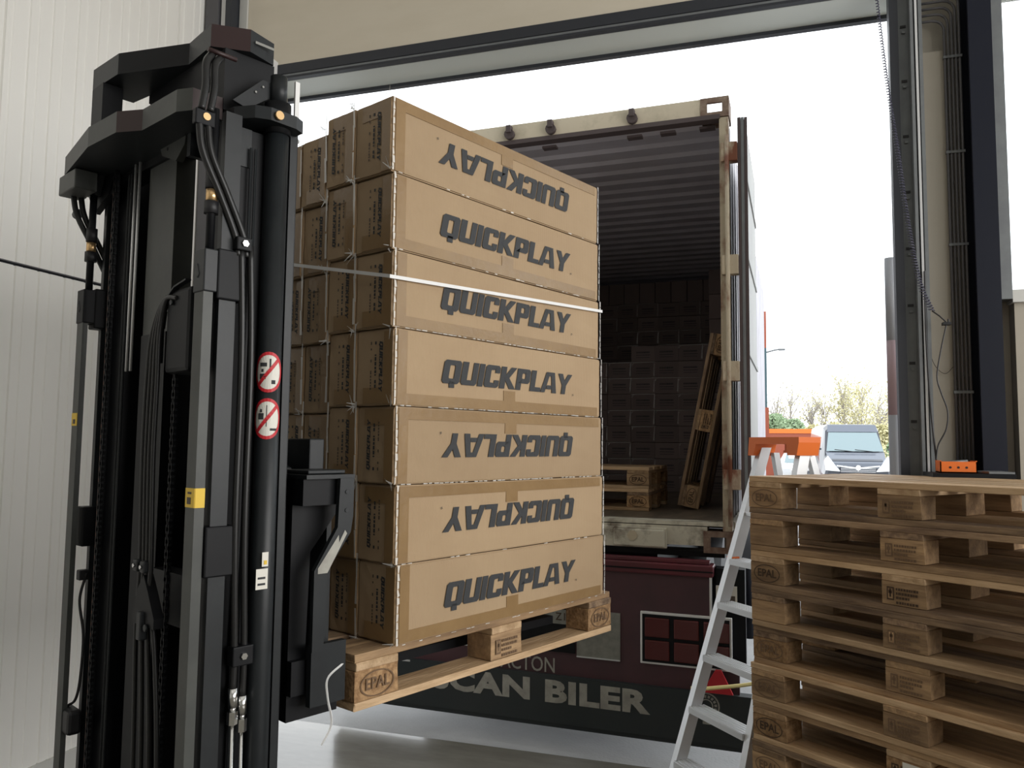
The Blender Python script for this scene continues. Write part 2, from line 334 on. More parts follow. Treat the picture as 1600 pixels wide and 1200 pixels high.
# ================================================================== EUR PALLET
def stamp_epal(parent, loc, rot, s=1, m='brand'):
    t = text_mesh('EPAL', .042 * s, bold=.0006, ext=.0004, wscale=.92); bm = bmesh.new(); bm.from_mesh(t)
    n = 28; R0 = [bm.verts.new((.058 * s * math.cos(2 * PI * k / n), .034 * s * math.sin(2 * PI * k / n), 0)) for k in range(n)]; R1 = [bm.verts.new((.0545 * s * math.cos(2 * PI * k / n), .0305 * s * math.sin(2 * PI * k / n), 0)) for k in range(n)]
    for k in range(n): bm.faces.new((R0[k], R0[(k + 1) % n], R1[(k + 1) % n], R1[k]))
    me = bpy.data.meshes.new('brand_mark'); bm.to_mesh(me); bm.free(); me.materials.append(M[m]); return me
EPAL = stamp_epal(None, None, None); EPALF = stamp_epal(None, None, None, m='brandfaint')
def marks_mesh():
    mb = MB()
    mb.box(-.055, -.031, -.022, .022, 0, .0004, 'brand'); mb.box(-.051, -.035, -.017, .017, .0004, .0007, 'wood')
    mb.box(-.046, -.040, -.012, .016, .0007, .001, 'brand'); mb.box(-.049, -.037, .000, .010, .0007, .001, 'brand')
    rr = random.Random(3)
    for r, y in enumerate((.016, .002, -.012, -.028)):
        x = -.024
        while x < .05 - .01 * (r == 2) * 3:
            wd = rr.uniform(.004, .009); mb.box(x, x + wd, y - .004, y + .004, 0, .0005, 'brand'); x += wd + .0025
    return mb
PMARK = marks_mesh().build('block_marks', 'brand').data
bpy.data.objects.remove(bpy.data.objects['block_marks'])
PMARKF = PMARK.copy(); PMARKF.materials[0] = M['brandfaint']; _pm = {}
def boardmesh(l, w_, h, key):
    k = (l, w_, h, key)
    if k not in _pm:
        mb = MB(); mb.box(0, l, 0, w_, 0, h, None, None, .0025); rr = random.Random(hash(k) % 999)
        bm = mb.bm; bmesh.ops.recalc_face_normals(bm, faces=bm.faces[:])
        for v in bm.verts:
            v.co.x += rr.uniform(-.0015, .0015) + (.003 * rr.random() if v.co.x > l / 2 else -.003 * rr.random()); v.co.z += .0006 * math.sin(v.co.x * 9 + rr.random())
        me = bpy.data.meshes.new('board'); bm.to_mesh(me); bm.free(); _pm[k] = me
    return _pm[k]
_mm = {}
def withmat(me, m):
    k = (me.name, m)
    if k not in _mm:
        c = me.copy(); c.materials.clear(); c.materials.append(M[m]); _mm[k] = c
    return _mm[k]
def pallet(label, loc, rot, group=None, wood='wood', block='wood', stamps=True, seed=0, faint=False, plain=()):
    """x 0..1.2, y 0..0.8, z 0..0.144, open long side towards -y"""
    rr = random.Random(seed); t = thing('pallet', label, 'pallet', loc, rot, group); ws = [wood, wood, 'wood', 'woodgrey', 'woodlight']
    def pick(): return rr.choice(ws)
    for y, wd in ((0, .1), (.3275, .145), (.7, .1)):
        link('bottom_board', withmat(boardmesh(1.2, wd, .0215, 0), pick()), t, (0, y, 0), (0, 0, rr.uniform(-.003, .003)))
    for xi, x in enumerate((0, .5275, 1.055)):
        for yi, (y, wd) in enumerate(((0, .1), (.3275, .145), (.7, .1))):
            b = link('block', withmat(boardmesh(.145, wd, .078, 1), block if rr.random() < .7 else 'wood'), t, (x, y, .0222))
            if stamps and yi == 0 and xi not in plain:
                me = (EPALF if faint else EPAL) if xi != 1 else (PMARKF if faint else PMARK)
                link('brand_mark', me, b, (.0725, -.0035, .039), (PI / 2, 0, 0))
    for x in (0, .5275, 1.055): link('stringer_board', withmat(boardmesh(.8, .145, .0215, 2), pick()), t, (x + .145, 0, .1006), (0, 0, PI / 2))
    for y, wd in ((0, .145), (.186, .1), (.3275, .145), (.514, .1), (.655, .145)):
        link('deck_board', withmat(boardmesh(1.2, wd, .0215, 3), 'woodlight' if group and 'topmost' in label else pick()), t, (rr.uniform(-.003, .003), y, .1225), (0, 0, rr.uniform(-.004, .004)))  # topmost deck coloured paler for the sky light falling on it
    return t

# ================================================================== LOADED PALLET ON THE FORKS
FPp = Vector((-1.0021, 1.8531, 1.0116)); FY = 1.1827; FE = (.0035, -.0021, FY); FR3 = Euler(FE).to_matrix()
def FPW(s, l, h): return FPp + FR3 @ Vector((s, l, h))
pallet('wooden pallet raised on the forks under the tall load of cartons', FPp, FE, None, 'woodlight', 'chip', seed=5, faint=True)
CL, CH = 1.008, .2144
cws = [.155, .128, .124, .122, .122, .120]
def carton_meshes(wd):
    mb = MB(); mb.box(0, CL, 0, wd, 0, CH - .003, 'card'); bm = mb.bm
    bmesh.ops.subdivide_edges(bm, edges=bm.edges[:], cuts=5, use_grid_fill=True)
    rr = random.Random(int(wd * 1e4))
    for v in bm.verts:
        x, y, z = v.co; fx = math.sin(PI * x / CL); fz = math.sin(PI * z / CH)
        k = .0025 * fx * fz
        if y < 1e-5: v.co.y -= 0
        elif abs(y) < 1e-5: pass
        v.co += Vector((rr.uniform(-1, 1), rr.uniform(-1, 1), rr.uniform(-1, 1))) * .0006
    es = [e for e in bm.edges if len(e.link_faces) == 2 and e.calc_face_angle(0) > .8]
    bmesh.ops.bevel(bm, geom=es, offset=.0035, segments=2, affect='EDGES')
    body = mb.build('cardboard_body', 'card'); bme = body.data; bpy.data.objects.remove(body)
    res = {}
    for fl in (0, 1):
        # tape: bottom flap tape wraps up, side seam
        mb = MB(); f = (lambda z: CH - .003 - z) if fl else (lambda z: z)
        def pb(x0, x1, z0, z1): mb.box(x0, x1, -.0022, .001, min(f(z0), f(z1)), max(f(z0), f(z1)), 'tape')
        pb(.012, .047, .003, CH - .006); pb(.047, CL - .02, .003, .034); pb(CL / 2 - .045, CL / 2 + .012, .034, .066)
        mb.box(-.0022, .001, .004, .04, .004, CH - .01, 'tape'); mb.box(-.0022, .001, .04, wd - .03, f(.006) if not fl else f(.05), f(.05) if not fl else f(.006), 'tape')
        tp = mb.build('packing_tape', 'tape'); res['tape', fl] = tp.data; bpy.data.objects.remove(tp)
        mb = MB(); W_, H_ = .648, .070
        def place(a, b):
            if fl: return (CL / 2 + W_ / 2 - a, -.0028, CH / 2 + H_ / 2 - b)
            return (CL / 2 - W_ / 2 + a, -.0028, CH / 2 - H_ / 2 + b)
        word(mb, 'QUICKPLAY', H_, W_, place)
        for a in range(8):
            r0 = .004; q = [(W_ + .006 + r0 * math.cos(a * PI / 4), .0 + r0 * math.sin(a * PI / 4)), (W_ + .006 + r0 * math.cos((a + 1) * PI / 4), .0 + r0 * math.sin((a + 1) * PI / 4)), (W_ + .006, 0)]
            if a % 2: mb.poly([place(*p) for p in q], 'ink')
        o = mb.build('printed_lettering', 'ink'); res['text', fl] = o.data; bpy.data.objects.remove(o)
    for fl in (0, 1):
        mb = MB(); rr = random.Random(5); W_ = .142; H_ = .014
        def place(a, b):  # vertical, reading downwards, letter tops towards the near side (-y) when fl=0
            z = CH / 2 + W_ / 2 - a; y = wd / 2 - .020 - b
            if fl: z = CH / 2 - W_ / 2 + a; y = wd / 2 + .020 + b
            return (-.0028, y, z)
        word(mb, 'QUICKPLAY', H_, W_, place, m='ink')
        for r, (off, hh, mm) in enumerate(((-.019, .007, 'ink'), (-.037, .005, 'inkfade'))):
            x = .0
            while x < W_ - .012:
                wd2 = rr.uniform(.004, .011)
                if rr.random() < .85: mb.poly([place(x, off), place(x + wd2, off), place(x + wd2, off + hh), place(x, off + hh)], mm)
                x += wd2 + .003
        o = mb.build('end_print', 'ink'); res['end', fl] = o.data; bpy.data.objects.remove(o)
    res['body'] = bme; return res
endpad = 1
cm = {round(wd, 3): carton_meshes(wd) for wd in set(cws)}
flipF = [0, 1, 1, 0, 0, 0, 1]           # row 0 = bottom
endF = [[0, 1, 0, 1, 0, 1], [1, 0, 1, 0, 1, 0], [1, 0, 1, 0, 1, 0], [0, 0, 1, 1, 0, 1], [0, 0, 1, 0, 1, 0], [0, 1, 0, 1, 0, 1], [0, 1, 0, 0, 1, 0]]
layer = ['bottom layer', 'second layer up', 'third layer up', 'middle layer', 'third layer from top', 'second layer from top', 'top layer']
coln = ['', 'second column in', 'third column in', 'fourth column in', 'fifth column in', 'column by the mast']
rr = random.Random(11)
for r in range(7):
    l = -.016
    for c, wd in enumerate(cws):
        D = cm[round(wd, 3)]; s0 = .119 - .0089 * r + (0 if c == 0 else rr.uniform(-.005, .004)); hs = CH if c < 2 else .2085; h = .1465 + r * hs
        up = ', logo upside down' if (c == 0 and flipF[r]) else ''
        t = thing('carton', 'brown carton, %s, %s, raised load' % (layer[r], ('big logo upside down' if flipF[r] else 'big upright logo') if c == 0 else coln[c]), 'carton', FPW(s0, l + .0015, h + .0005), (FE[0], FE[1], FE[2] + rr.uniform(-.003, .003)), 'cartons stacked on the raised pallet')
        t.scale = (1, 1, hs / CH)
        link('cardboard_body', D['body'], t); link('packing_tape', D['tape', flipF[r] if c == 0 else endF[r][c]], t)
        if c == 0: link('printed_lettering', D['text', flipF[r]], t)
        link('end_print', D['end', endF[r][c]], t)
        l += wd + .0005
# clear film wrapped around the load: film ribbons whitened as painted highlights along edges, tattered stars at the carton corners
fm = thing('stretch_film', 'torn clear plastic film wrapped round the carton load', 'plastic film', FPp, FE)
def flake(mb, x0, y, z, ang, ln, wd, onend=True):
    dx, dz = math.cos(ang) * ln, math.sin(ang) * ln; nx, nz = -math.sin(ang) * wd, math.cos(ang) * wd; b = rr.uniform(.002, .012)
    if onend: mb.poly([(x0, y - nx, z - nz), (x0, y + nx, z + nz), (x0 - b, y + dx + nx * .3, z + dz + nz * .3), (x0 - b, y + dx - nx * .3, z + dz - nz * .3)])
    else: mb.poly([(x0 - nx, y, z - nz), (x0 + nx, y, z + nz), (x0 + dx + nx * .3, y - b, z + dz + nz * .3), (x0 + dx - nx * .3, y - b, z + dz - nz * .3)])
mb = MB(); ls = [.140, .268, .391, .513, .635]
for r in range(0, 8):
    for l in ls + [-.014]:
        z = .147 + r * (CH if l < .2 else .2085); n = rr.choice((0, 3, 5, 8)) if l > .01 else 3
        for k in range(n + (3 if n and l > .01 else 0)): flake(mb, .111 - .0089 * r, l + rr.uniform(-.006, .006), z + rr.uniform(-.008, .008), rr.uniform(0, 6.28), rr.uniform(.010, .034), rr.uniform(.001, .0035))
o = mb.build('film_tatters', 'filmwhite', fm); o['kind'] = 'stuff'
mb = MB()
for l in ls:
    for r in range(7):
        z0 = .147 + r * CH; 
        for q in range(3):
            za = z0 + q * .071 + rr.uniform(0, .02); x = .110 - .0089 * r
            mb.poly([(x, l - rr.uniform(.001, .007), za), (x, l + rr.uniform(.001, .006), za), (x - .001, l + rr.uniform(.001, .006), za + .075), (x - .001, l - rr.uniform(.001, .005), za + .075)])
for r in range(7):
    z = .147 + r * CH; x0 = .119 - .0089 * r
    for q in range(10):
        zq = z + q * .0214; aa = rr.uniform(0, .003); mb.poly([(x0 - .003 + aa, -.021, zq), (x0 + aa + rr.uniform(.0, .006), -.021, zq + rr.uniform(0, .004)), (x0 + aa + rr.uniform(.0, .005), -.021, zq + .019), (x0 - .002, -.021, zq + .0205)])
    for q in range(48):
        if rr.random() < (.75 if r in (2, 3, 4) else .3):
            a = x0 + q * CL / 48; a2 = a + CL / 48 * rr.uniform(.5, 1); t0 = rr.uniform(.0002, .0015); mb.poly([(a, -.021, z - t0), (a2, -.021, z - rr.uniform(.0002, .002)), (a2, -.0215, z + rr.uniform(.0004, .0022)), (a, -.0215, z + rr.uniform(.0004, .0018))])
for r in range(7):
    z = .147 + r * CH; x1 = .119 - .0089 * r + CL
    
    for q in range(10):
        zq = z + q * .0214; mb.poly([(x1 - rr.uniform(.001, .006), -.021, zq), (x1 + .001, -.021, zq), (x1 + .001, -.021, zq + .019), (x1 - rr.uniform(.001, .006), -.021, zq + .0205)])
o = mb.build('film_glint_ribbons', 'filmwhite', fm); o['kind'] = 'stuff'
# white strap round the load
st = MB()
hz = lambda s, l: 1.2575 + (.019 * (s - .13)) + .235 * max(l, 0)
loop = [(.062, -.026, 1.137), (1.098, -.026, 1.182), (1.098, .77, 1.32), (.062, .77, 1.30), (.062, -.026, 1.137)]
for a, b in zip(loop, loop[1:]):
    a, b = Vector(a), Vector(b); hh = Vector((0, 0, .005)); st.poly([a - hh, b - hh, b + hh, a + hh])
o = st.build('load_strap', 'white', None, FPp, FE); md = o.modifiers.new('s', 'SOLIDIFY'); md.thickness = .0012; tag(o, 'thin white plastic strap tied slanting around the carton load', 'strap')
o = MB().tube(smooth([(-.015, .10, .105), (-.02, .03, .125), (-.058, -.02, .138), (-.102, -.02, .112), (-.101, -.02, .066), (-.087, -.02, .001), (-.115, -.02, -.044)]), [.003] * 48 + [.0015], 'white', 4).build('hanging_strap', 'white', None, FPp, FE)
tag(o, 'loose white strap end hanging below the raised pallet corner', 'strap')

# ================================================================== PALLET STACK ON THE RIGHT
SPp = Vector((-0.04904478, 3.29015587, 0)); SY = -.6208
names = ['topmost', 'second from top', 'third from top', 'fourth from top', 'fifth from top', 'sixth from top', 'seventh from top', 'eighth from top', 'third from bottom', 'second from bottom', 'bottom']
sk = ['woodlight', 'wood', 'woodlight', 'woodgrey', 'woodgrey', 'wood', 'wood', 'wood', 'woodgrey', 'wood', 'wood']
extra = ['faded corner mark', 'dark corner block', 'crisp oval mark', 'worn grey block', 'faint oval mark', 'worn oval mark', 'paper label', 'split block', 'worn boards', 'dusty boards', 'on the floor']
rr = random.Random(21); pst = []
for k in range(11):
    i = 10 - k; dx, dy = rr.uniform(-.006, .006), rr.uniform(-.006, .006)
    t = pallet('%s wooden pallet of the floor stack, %s' % (names[i], extra[i]), (SPp.x + dx, SPp.y + dy, k * .1442), (0, 0, SY + rr.uniform(-.006, .006)), 'wooden pallets stacked on the floor', sk[i], 'wood' if i < 4 else 'chip', seed=30 + k, faint=i not in (2, 6), plain=(0,) if i in (1, 3) else ())
    pst.append(t)
b = [c for c in pst[10 - 6].children if c.name.startswith('block')][3]
lb = MB().box(.055, .115, -.0045, -.003, .004, .074, 'sticker').box(.07, .108, -.005, -.0045, .018, .058, 'greysticker').build('paper_label', 'sticker', b)

# ================================================================== FORKLIFT MAST
FL = thing('forklift', 'black forklift mast with chains and hoses lifting the carton pallet', 'forklift', (-1.00591, 1.84986, 0), (0, 0, 1.1346))
def F(name, m, *d, bev=0): return bx(name, m, FL, *d, bev=bev)
FAR = .79
for dl in (0, FAR):
    F('rear_rail', 'greygreen', -.502, -.478 if not dl else -.487, dl - .043, dl + .004, .03, 2.13)
    F('mid_rail', 'char', -.462 if not dl else -.448, -.419 if not dl else -.405, dl - .043, dl - .022, .03, 2.52)
    F('mid_rail', 'black', -.455 if not dl else -.405, -.27, dl - .018, dl + .004, .03, 2.50)
    F('rail_head', 'char' if dl == 0 else 'black', -.505, -.445, dl - .048, dl + .008, 2.06, 2.165, bev=.003)
    F('clamp_block', 'black', -.472, -.40, dl - .052, dl + .0, 2.045, 2.17, bev=.004)
    F('clamp_block', 'black', -.476, -.40, dl - .052, dl + .0, 1.375, 1.495, bev=.004)
    F('inner_rail', 'black', -.415, -.22, dl - .13 if dl else .02, dl - .05 if dl else .10, .03, 2.58)
    # bleed rod with brass nut
    MB().tube([(-.485, dl - .03, 2.16), (-.485, dl - .03, 2.52)], .0105, 'black', 10).build('hose_rod', 'black', FL)
    MB().tube([(-.485, dl - .03, 2.285), (-.485, dl - .03, 2.315)], .0145, 'brass', 8).build('brass_nut', 'brass', FL)
    MB().tube([(-.485, dl - .03, 2.255), (-.485, dl - .03, 2.285)], .018, 'rubber', 8).build('hose_coupling', 'rubber', FL)
    MB().tube([(-.485, dl - .03, 2.318), (-.485, dl - .03, 2.36)], .017, 'rubber', 8).build('hose_coupling', 'rubber', FL)
    # hose clamp at the top and the slanting hose pair
    b = F('hose_bracket', 'black', -.545, -.495, dl - .055 if dl == 0 else dl + .0, dl - .035 if dl == 0 else dl + .02, 2.462, 2.50, bev=.003)
    yy = dl - .058 if dl == 0 else dl - .003
    MB().tube([(-.518, yy, 2.483), (-.518, yy + .006, 2.483)], .0095, 'brass', 12).build('bolt', 'brass', b)
    for o_ in (0, .022):
        MB().tube(smooth([(-.532 + o_, dl - .046 if not dl else dl + .01, 2.47), (-.520 + o_, dl - .046 if not dl else dl, 2.40), (-.475 + o_, dl - .046 if not dl else dl - .01, 2.31), (-.428 + o_, dl - .046 if not dl else dl - .02, 2.21), (-.418 + o_, dl - .046 if not dl else dl - .04, 2.16)]), .009, 'hose', 8).build('hose', 'hose', FL)
# J plates and yellow stickers
for dl in (0, FAR):
    p = F('sign_plate', 'greysticker', -.5035, -.502, dl - .041, dl + .003, 2.09, 2.14)
    MB().tube([(-.505, dl - .012, 2.13), (-.505, dl - .018, 2.115), (-.505, dl - .024, 2.104), (-.505, dl - .018, 2.096), (-.505, dl - .010, 2.099)], .002, 'ink', 5).build('hook_symbol', 'ink', p)
y = MB().box(-.5035, -.502, -.043, .003, 1.541, 1.587, 'yellow').box(-.502, -.478, -.0445, -.0432, 1.541, 1.587, 'yellow').build('yellow_sticker', 'yellow', FL)
MB().box(-.5045, -.5036, -.026, -.008, 1.549, 1.565, 'inkfade').box(-.5045, -.5036, -.028, -.01, 1.573, 1.578, 'inkfade').build('sticker_print', 'inkfade', y)
y = MB().box(-.5035, -.502, .75, .793, 1.742, 1.781, 'yellow').build('yellow_sticker', 'yellow', FL)
MB().box(-.5045, -.5036, .762, .78, 1.748, 1.762, 'inkfade').build('sticker_print', 'inkfade', y)
# near hoses running down the rail to steel fittings
for x_, zb in ((-.413, 1.106), (-.388, 1.084)):
    MB().tube(smooth([(x_, -.050, 2.19), (x_ + .012, -.05, 1.9), (x_ + .012, -.05, 1.5), (x_ + .022, -.05, 1.2), (x_ + .022, -.05, zb)]), .0085, 'hose', 8).build('hose', 'hose', FL)
    f_ = MB().tube([(x_ + .022, -.05, zb), (x_ + .023, -.05, zb - .045)], .0115, 'chrome', 8).tube([(x_ + .023, -.05, zb - .045), (x_ + .023, -.05, zb - .055)], .008, 'chrome', 8).tube([(x_ + .023, -.05, zb - .055), (x_ + .023, -.05, zb - .085)], .0125, 'chrome', 6).build('hose_fitting', 'chrome', FL)
    MB().tube([(x_ + .023, -.05, zb - .085), (x_ + .03, -.05, .4)], .005, 'chrome', 8).build('steel_pipe', 'chrome', FL)
for (xa, xb, za, zb) in ((-.432, -.392, 2.172, 2.206), (-.402, -.348, 1.158, 1.205)):
    b = F('hose_bracket', 'black', xa, xb, -.066, -.036, za, zb, bev=.003)
    MB().tube([((xa + xb) / 2, -.0665, (za + zb) / 2), ((xa + xb) / 2, -.072, (za + zb) / 2)], .0085, 'chrome', 6).build('bolt', 'chrome', b)
for x_ in (-.365, -.352): MB().tube([(x_ - .02, -.03, 2.45), (x_ - .02, -.03, .05)], .0035, 'char', 6).build('pipe', 'char', FL)
# big lift cylinders
for dl in (0, FAR - .07):
    c = MB().tube([(-.316, dl - .035, .05), (-.316, dl - .035, 2.53)], .030, 'char', 24).build('lift_cylinder', 'char', FL)
    MB().tube([(-.316, dl - .035, 2.50), (-.316, dl - .035, 2.585)], .034, 'black', 24).build('cylinder_head', 'black', c)
    MB().tube([(-.316, dl - .035, 2.585), (-.316, dl - .035, 2.66)], .022, 'char', 20).build('piston_rod', 'char', c)
F('edge_plate', 'char', -.276, -.256, -.035, .01, .05, 2.55)
F('top_sensor', 'white', -.275, -.262, -.05, -.043, 2.55, 2.66)
# collar round the near cylinder with brass bolt
pc = [(-.40, -.07), (-.365, -.088), (-.29, -.085), (-.262, -.07), (-.262, .01), (-.44, .05), (-.43, -.02)]
c = MB().prism(pc, 2, 2.515, 2.548, 'char').build('cylinder_collar', 'char', FL)
MB().tube([(-.345, -.089, 2.531), (-.345, -.097, 2.531)], .0115, 'brass', 12).build('bolt', 'brass', c)
# prohibition stickers on the near cylinder
def sticker(zc, kind):
    import math as m_
    ax = Vector((-.316, -.035)); R = .0305; ca = m_.atan2(-1.0, -.62)  # facing the operator side
    def P(u, v, r=0): a = ca + u / R; return (ax.x + (R + r) * m_.cos(a), ax.y + (R + r) * m_.sin(a), zc + v)
    mb = MB(); n = 28; RR = .052; U = .75
    def disc(r0, r1, mt, lift, a0=0, a1=2 * PI):
        for k in range(n):
            t0 = a0 + (a1 - a0) * k / n; t1 = a0 + (a1 - a0) * (k + 1) / n
            for j in range(4):
                ra = r0 + (r1 - r0) * j / 4; rb = r0 + (r1 - r0) * (j + 1) / 4
                mb.poly([P(ra * m_.cos(t0) * U, ra * m_.sin(t0), lift), P(rb * m_.cos(t0) * U, rb * m_.sin(t0), lift), P(rb * m_.cos(t1) * U, rb * m_.sin(t1), lift), P(ra * m_.cos(t1) * U, ra * m_.sin(t1), lift)], mt)
    disc(.0, RR, 'sticker', .0006); disc(RR * .84, RR, 'red', .001)
    for k in range(8):
        t0 = -1 + k / 4; t1 = t0 + .25; q = RR * .62
        mb.poly([P(t0 * q * U - .003, t0 * q + .003, .0014), P(t0 * q * U + .003, t0 * q - .003, .0014), P(t1 * q * U + .003, t1 * q - .003, .0014), P(t1 * q * U - .003, t1 * q + .003, .0014)], 'red')
    def rect(u0, u1, v0, v1):
        for k in range(3):
            a = u0 + (u1 - u0) * k / 3; b2 = u0 + (u1 - u0) * (k + 1) / 3; mb.poly([P(a, v0, .001), P(b2, v0, .001), P(b2, v1, .001), P(a, v1, .001)], 'ink')
    if kind: rect(-.022, -.008, -.002, .014); rect(-.018, -.012, .016, .024); rect(-.002, 0, -.02, .034); rect(.008, .026, -.03, -.024)
    else: rect(-.022, -.004, .014, .024); rect(-.018, -.012, .0, .008); rect(-.022, -.006, -.018, -.004); rect(.002, .006, .008, .034); rect(.008, .018, -.03, -.02)
    mb.build('warning_sticker', 'sticker', FL)
sticker(1.875, 0); sticker(1.757, 1)
mb = MB().box(-.335, -.318, -.0672, -.0662, 1.39, 1.425, 'sticker').box(-.33, -.322, -.0685, -.0673, 1.395, 1.405, 'yellow').box(-.35, -.318, -.0672, -.0662, 1.335, 1.385, 'sticker').box(-.345, -.325, -.0685, -.0673, 1.36, 1.365, 'ink').box(-.345, -.325, -.0685, -.0673, 1.345, 1.35, 'ink')
mb.build('torn_sticker', 'sticker', FL)
# centre beam, gussets, added dark sheets that block light between the rails
F('centre_beam', 'greygreen', -.43, -.375, .30, .475, 2.0, 2.60)
F('centre_beam', 'black', -.44, -.36, .30, .46, .03, 2.0)  # lower beam coloured black for the shadow below the hose pulley
F('back_plate', 'black', -.33, -.32, .47, .74, .05, 2.58)
F('near_back_plate', 'black', -.30, -.29, .02, .22, .05, 2.05)
F('near_back_plate', 'black', -.30, -.29, .02, .22, 2.05, 2.55)
MB().prism([(.18, 2.60), (.38, 2.575), (.34, 2.50), (.25, 2.465), (.20, 2.50)], 0, -.455, -.435, 'greygreen').build('gusset_plate', 'greygreen', FL)
F('gusset_side', 'char', -.455, -.40, .165, .185, 2.46, 2.62)
MB().prism([(.60, 2.62), (.86, 2.62), (.86, 2.50), (.80, 2.42), (.68, 2.46)], 0, -.47, -.45, 'black').build('gusset_plate', 'black', FL)
MB().prism([(.70, 2.545), (.83, 2.555), (.82, 2.475), (.74, 2.465)], 0, -.49, -.472, 'char').build('gusset_cover', 'char', FL)
for (l_, z_) in ((.285, 2.545), (.305, 2.512)): MB().tube([(-.457, l_, z_), (-.4555, l_, z_)], .005, 'rubber', 8).build('bolt_hole', 'rubber', FL)
# lower crossbar
lo = [(-.56, .80), (-.60, .49), (-.589, .318), (-.548, .251), (-.541, .064), (-.519, .023)]
back = [(-.44, .023), (-.44, .80)]
c = MB().prism(lo + back, 2, 2.522, 2.580, 'char', ['greygreen', 'greygreen', 'oxide', 'greygreen', 'greygreen', 'oxide', 'char', 'char']).build('lower_crossbar', 'char', FL)
c = None
# simpler reading of the bar: two stepped faces per side
F('crossbar_lug', 'greygreen', -.565, -.50, .69, .83, 2.46, 2.52, bev=.004)
F('far_lug', 'char', -.50, -.40, .77, .86, 2.56, 2.64, bev=.004)
MB().tube([(-.50, .83, 2.42), (-.50, .86, 2.42)], .014, 'rubber', 10).build('side_bolt', 'rubber', FL)
# upper crossbar
up_ = [(-.575, .55), (-.566, .39), (-.46, .185), (-.468, .045), (-.385, -.006), (-.305, .016)]
MB().prism(up_ + [(-.28, .10), (-.36, .20), (-.40, .30), (-.44, .40), (-.46, .55)], 2, 2.715, 2.775, 'char', ['char', 'black', 'char', 'oxide', 'char', 'char', 'black', 'black', 'black', 'black', 'black']).build('upper_crossbar', 'char', FL)
F('crossbar_strip', 'chrome', -.372, -.318, -.008, -.004, 2.742, 2.749)
F('crossbar_leg', 'black', -.575, -.52, .47, .55, 2.585, 2.714)
MB().prism([(.10, 2.714), (.46, 2.714), (.46, 2.69), (.34, 2.62), (.30, 2.585), (.12, 2.585)], 0, -.45, -.38, 'black').build('crossbar_web', 'black', FL)
F('head_block', 'black', -.44, -.30, .02, .15, 2.55, 2.714)
MB().tube([(-.443, .10, 2.66), (-.452, .10, 2.66)], .02, 'rubber', 12).tube([(-.452, .10, 2.66), (-.455, .10, 2.66)], .004, 'chrome', 6).build('chain_wheel_bolt', 'rubber', FL)
MB().prism([(-.44, 2.56), (-.36, 2.64), (-.335, 2.64), (-.335, 2.60), (-.40, 2.55)], 1, -.03, -.02, 'char').build('angled_plate', 'char', FL)
for q in ((-.38, 2.60), (-.36, 2.62)): MB().tube([(q[0], -.031, q[1]), (q[0], -.034, q[1])], .003, 'chrome', 6).build('small_screw', 'chrome', FL)
for o_ in (0, .022):
    MB().tube(smooth([(-.50 + o_, -.03, 2.655), (-.52 + o_, -.045, 2.62), (-.522 + o_, -.05, 2.56), (-.53 + o_, -.05, 2.50)]), .0095, 'hose', 8).build('hose', 'hose', FL)
MB().tube([(-.515, -.04, 2.66), (-.44, -.04, 2.66)], .006, 'oxide', 8).build('hose_guard', 'oxide', FL)
F('side_cover', 'char', -.44, -.38, -.022, -.018, 2.40, 2.50)
# chains
def chain(x, l, z0, z1, name='lift_chain'):
    mb = MB(); z = z0; k = 0
    while z < z1:
        o_ = .004 if k % 2 else .008
        for sg in (-1, 1): mb.box(x - .006, x + .006, l + sg * o_ - .0015, l + sg * o_ + .0015, z, z + .022, 'black')
        mb.tube([(x, l - .011, z + .003), (x, l + .011, z + .003)], .0035, 'char', 6, True); z += .016; k += 1
    mb.build(name, 'black', FL)
chain(-.47, .62, .05, 2.5); chain(-.45, .20, .05, 1.95); chain(-.43, .08, .05, 1.12)
MB().tube([(-.46, .655, .05), (-.46, .655, 2.5)], .007, 'rust', 8).build('rusty_pole', 'rust', FL)
for l_ in (.50, .53): MB().tube([(-.45, l_, 1.9), (-.45, l_, 2.55)], .0045, 'alu', 8).build('thin_pipe', 'alu', FL)
for l_ in (.575, .555): MB().tube([(-.45, l_, .05), (-.45, l_, 2.5)], .004, 'char', 6).build('thin_pipe', 'char', FL)
# hose pulley guard and four hoses
pg = [(.26, 1.93), (.255, 2.02), (.235, 2.065), (.20, 2.088), (.14, 2.098), (.06, 2.098), (.05, 1.90), (.12, 1.84), (.17, 1.86)]
F('pulley_guard', 'black', -.50, -.42, .03, .165, 1.87, 2.085, bev=.012)
mb = MB(); arc = [(.262, 1.90), (.262, 1.99), (.252, 2.035), (.225, 2.07), (.185, 2.092), (.12, 2.103)]
for dx in (0, -.06):
    for a, b in zip(arc, arc[1:]): mb.poly([(-.43 + dx, a[0] - (0 if not dx else .07), a[1]), (-.43 + dx, b[0] - (0 if not dx else .07), b[1]), (-.445 + dx, b[0] - (0 if not dx else .07), b[1]), (-.445 + dx, a[0] - (0 if not dx else .07), a[1])])
o = mb.build('pulley_rim', 'char', FL); o.modifiers.new('s', 'SOLIDIFY').thickness = .004
MB().tube([(-.502, .125, 2.05), (-.507, .125, 2.05)], .007, 'char', 8).build('pulley_bolt', 'char', FL)
for k in range(4):
    b_ = k * .021
    MB().tube(smooth([(-.50, .10, 2.06), (-.505, .165 - b_ * .2, 2.06), (-.508, .222 - b_ * .7, 1.98), (-.508, .242 - b_, 1.85), (-.508, .245 - b_, 1.65), (-.505, .236 - b_, 1.385), (-.505, .24 - b_, 1.30), (-.50, .255 - b_ * 1.8, 1.18), (-.50, .235 - b_ * 2.2, .85), (-.50, .235 - b_ * 2.2, .3)]), .0062, 'hose', 8).build('hose', 'hose', FL)
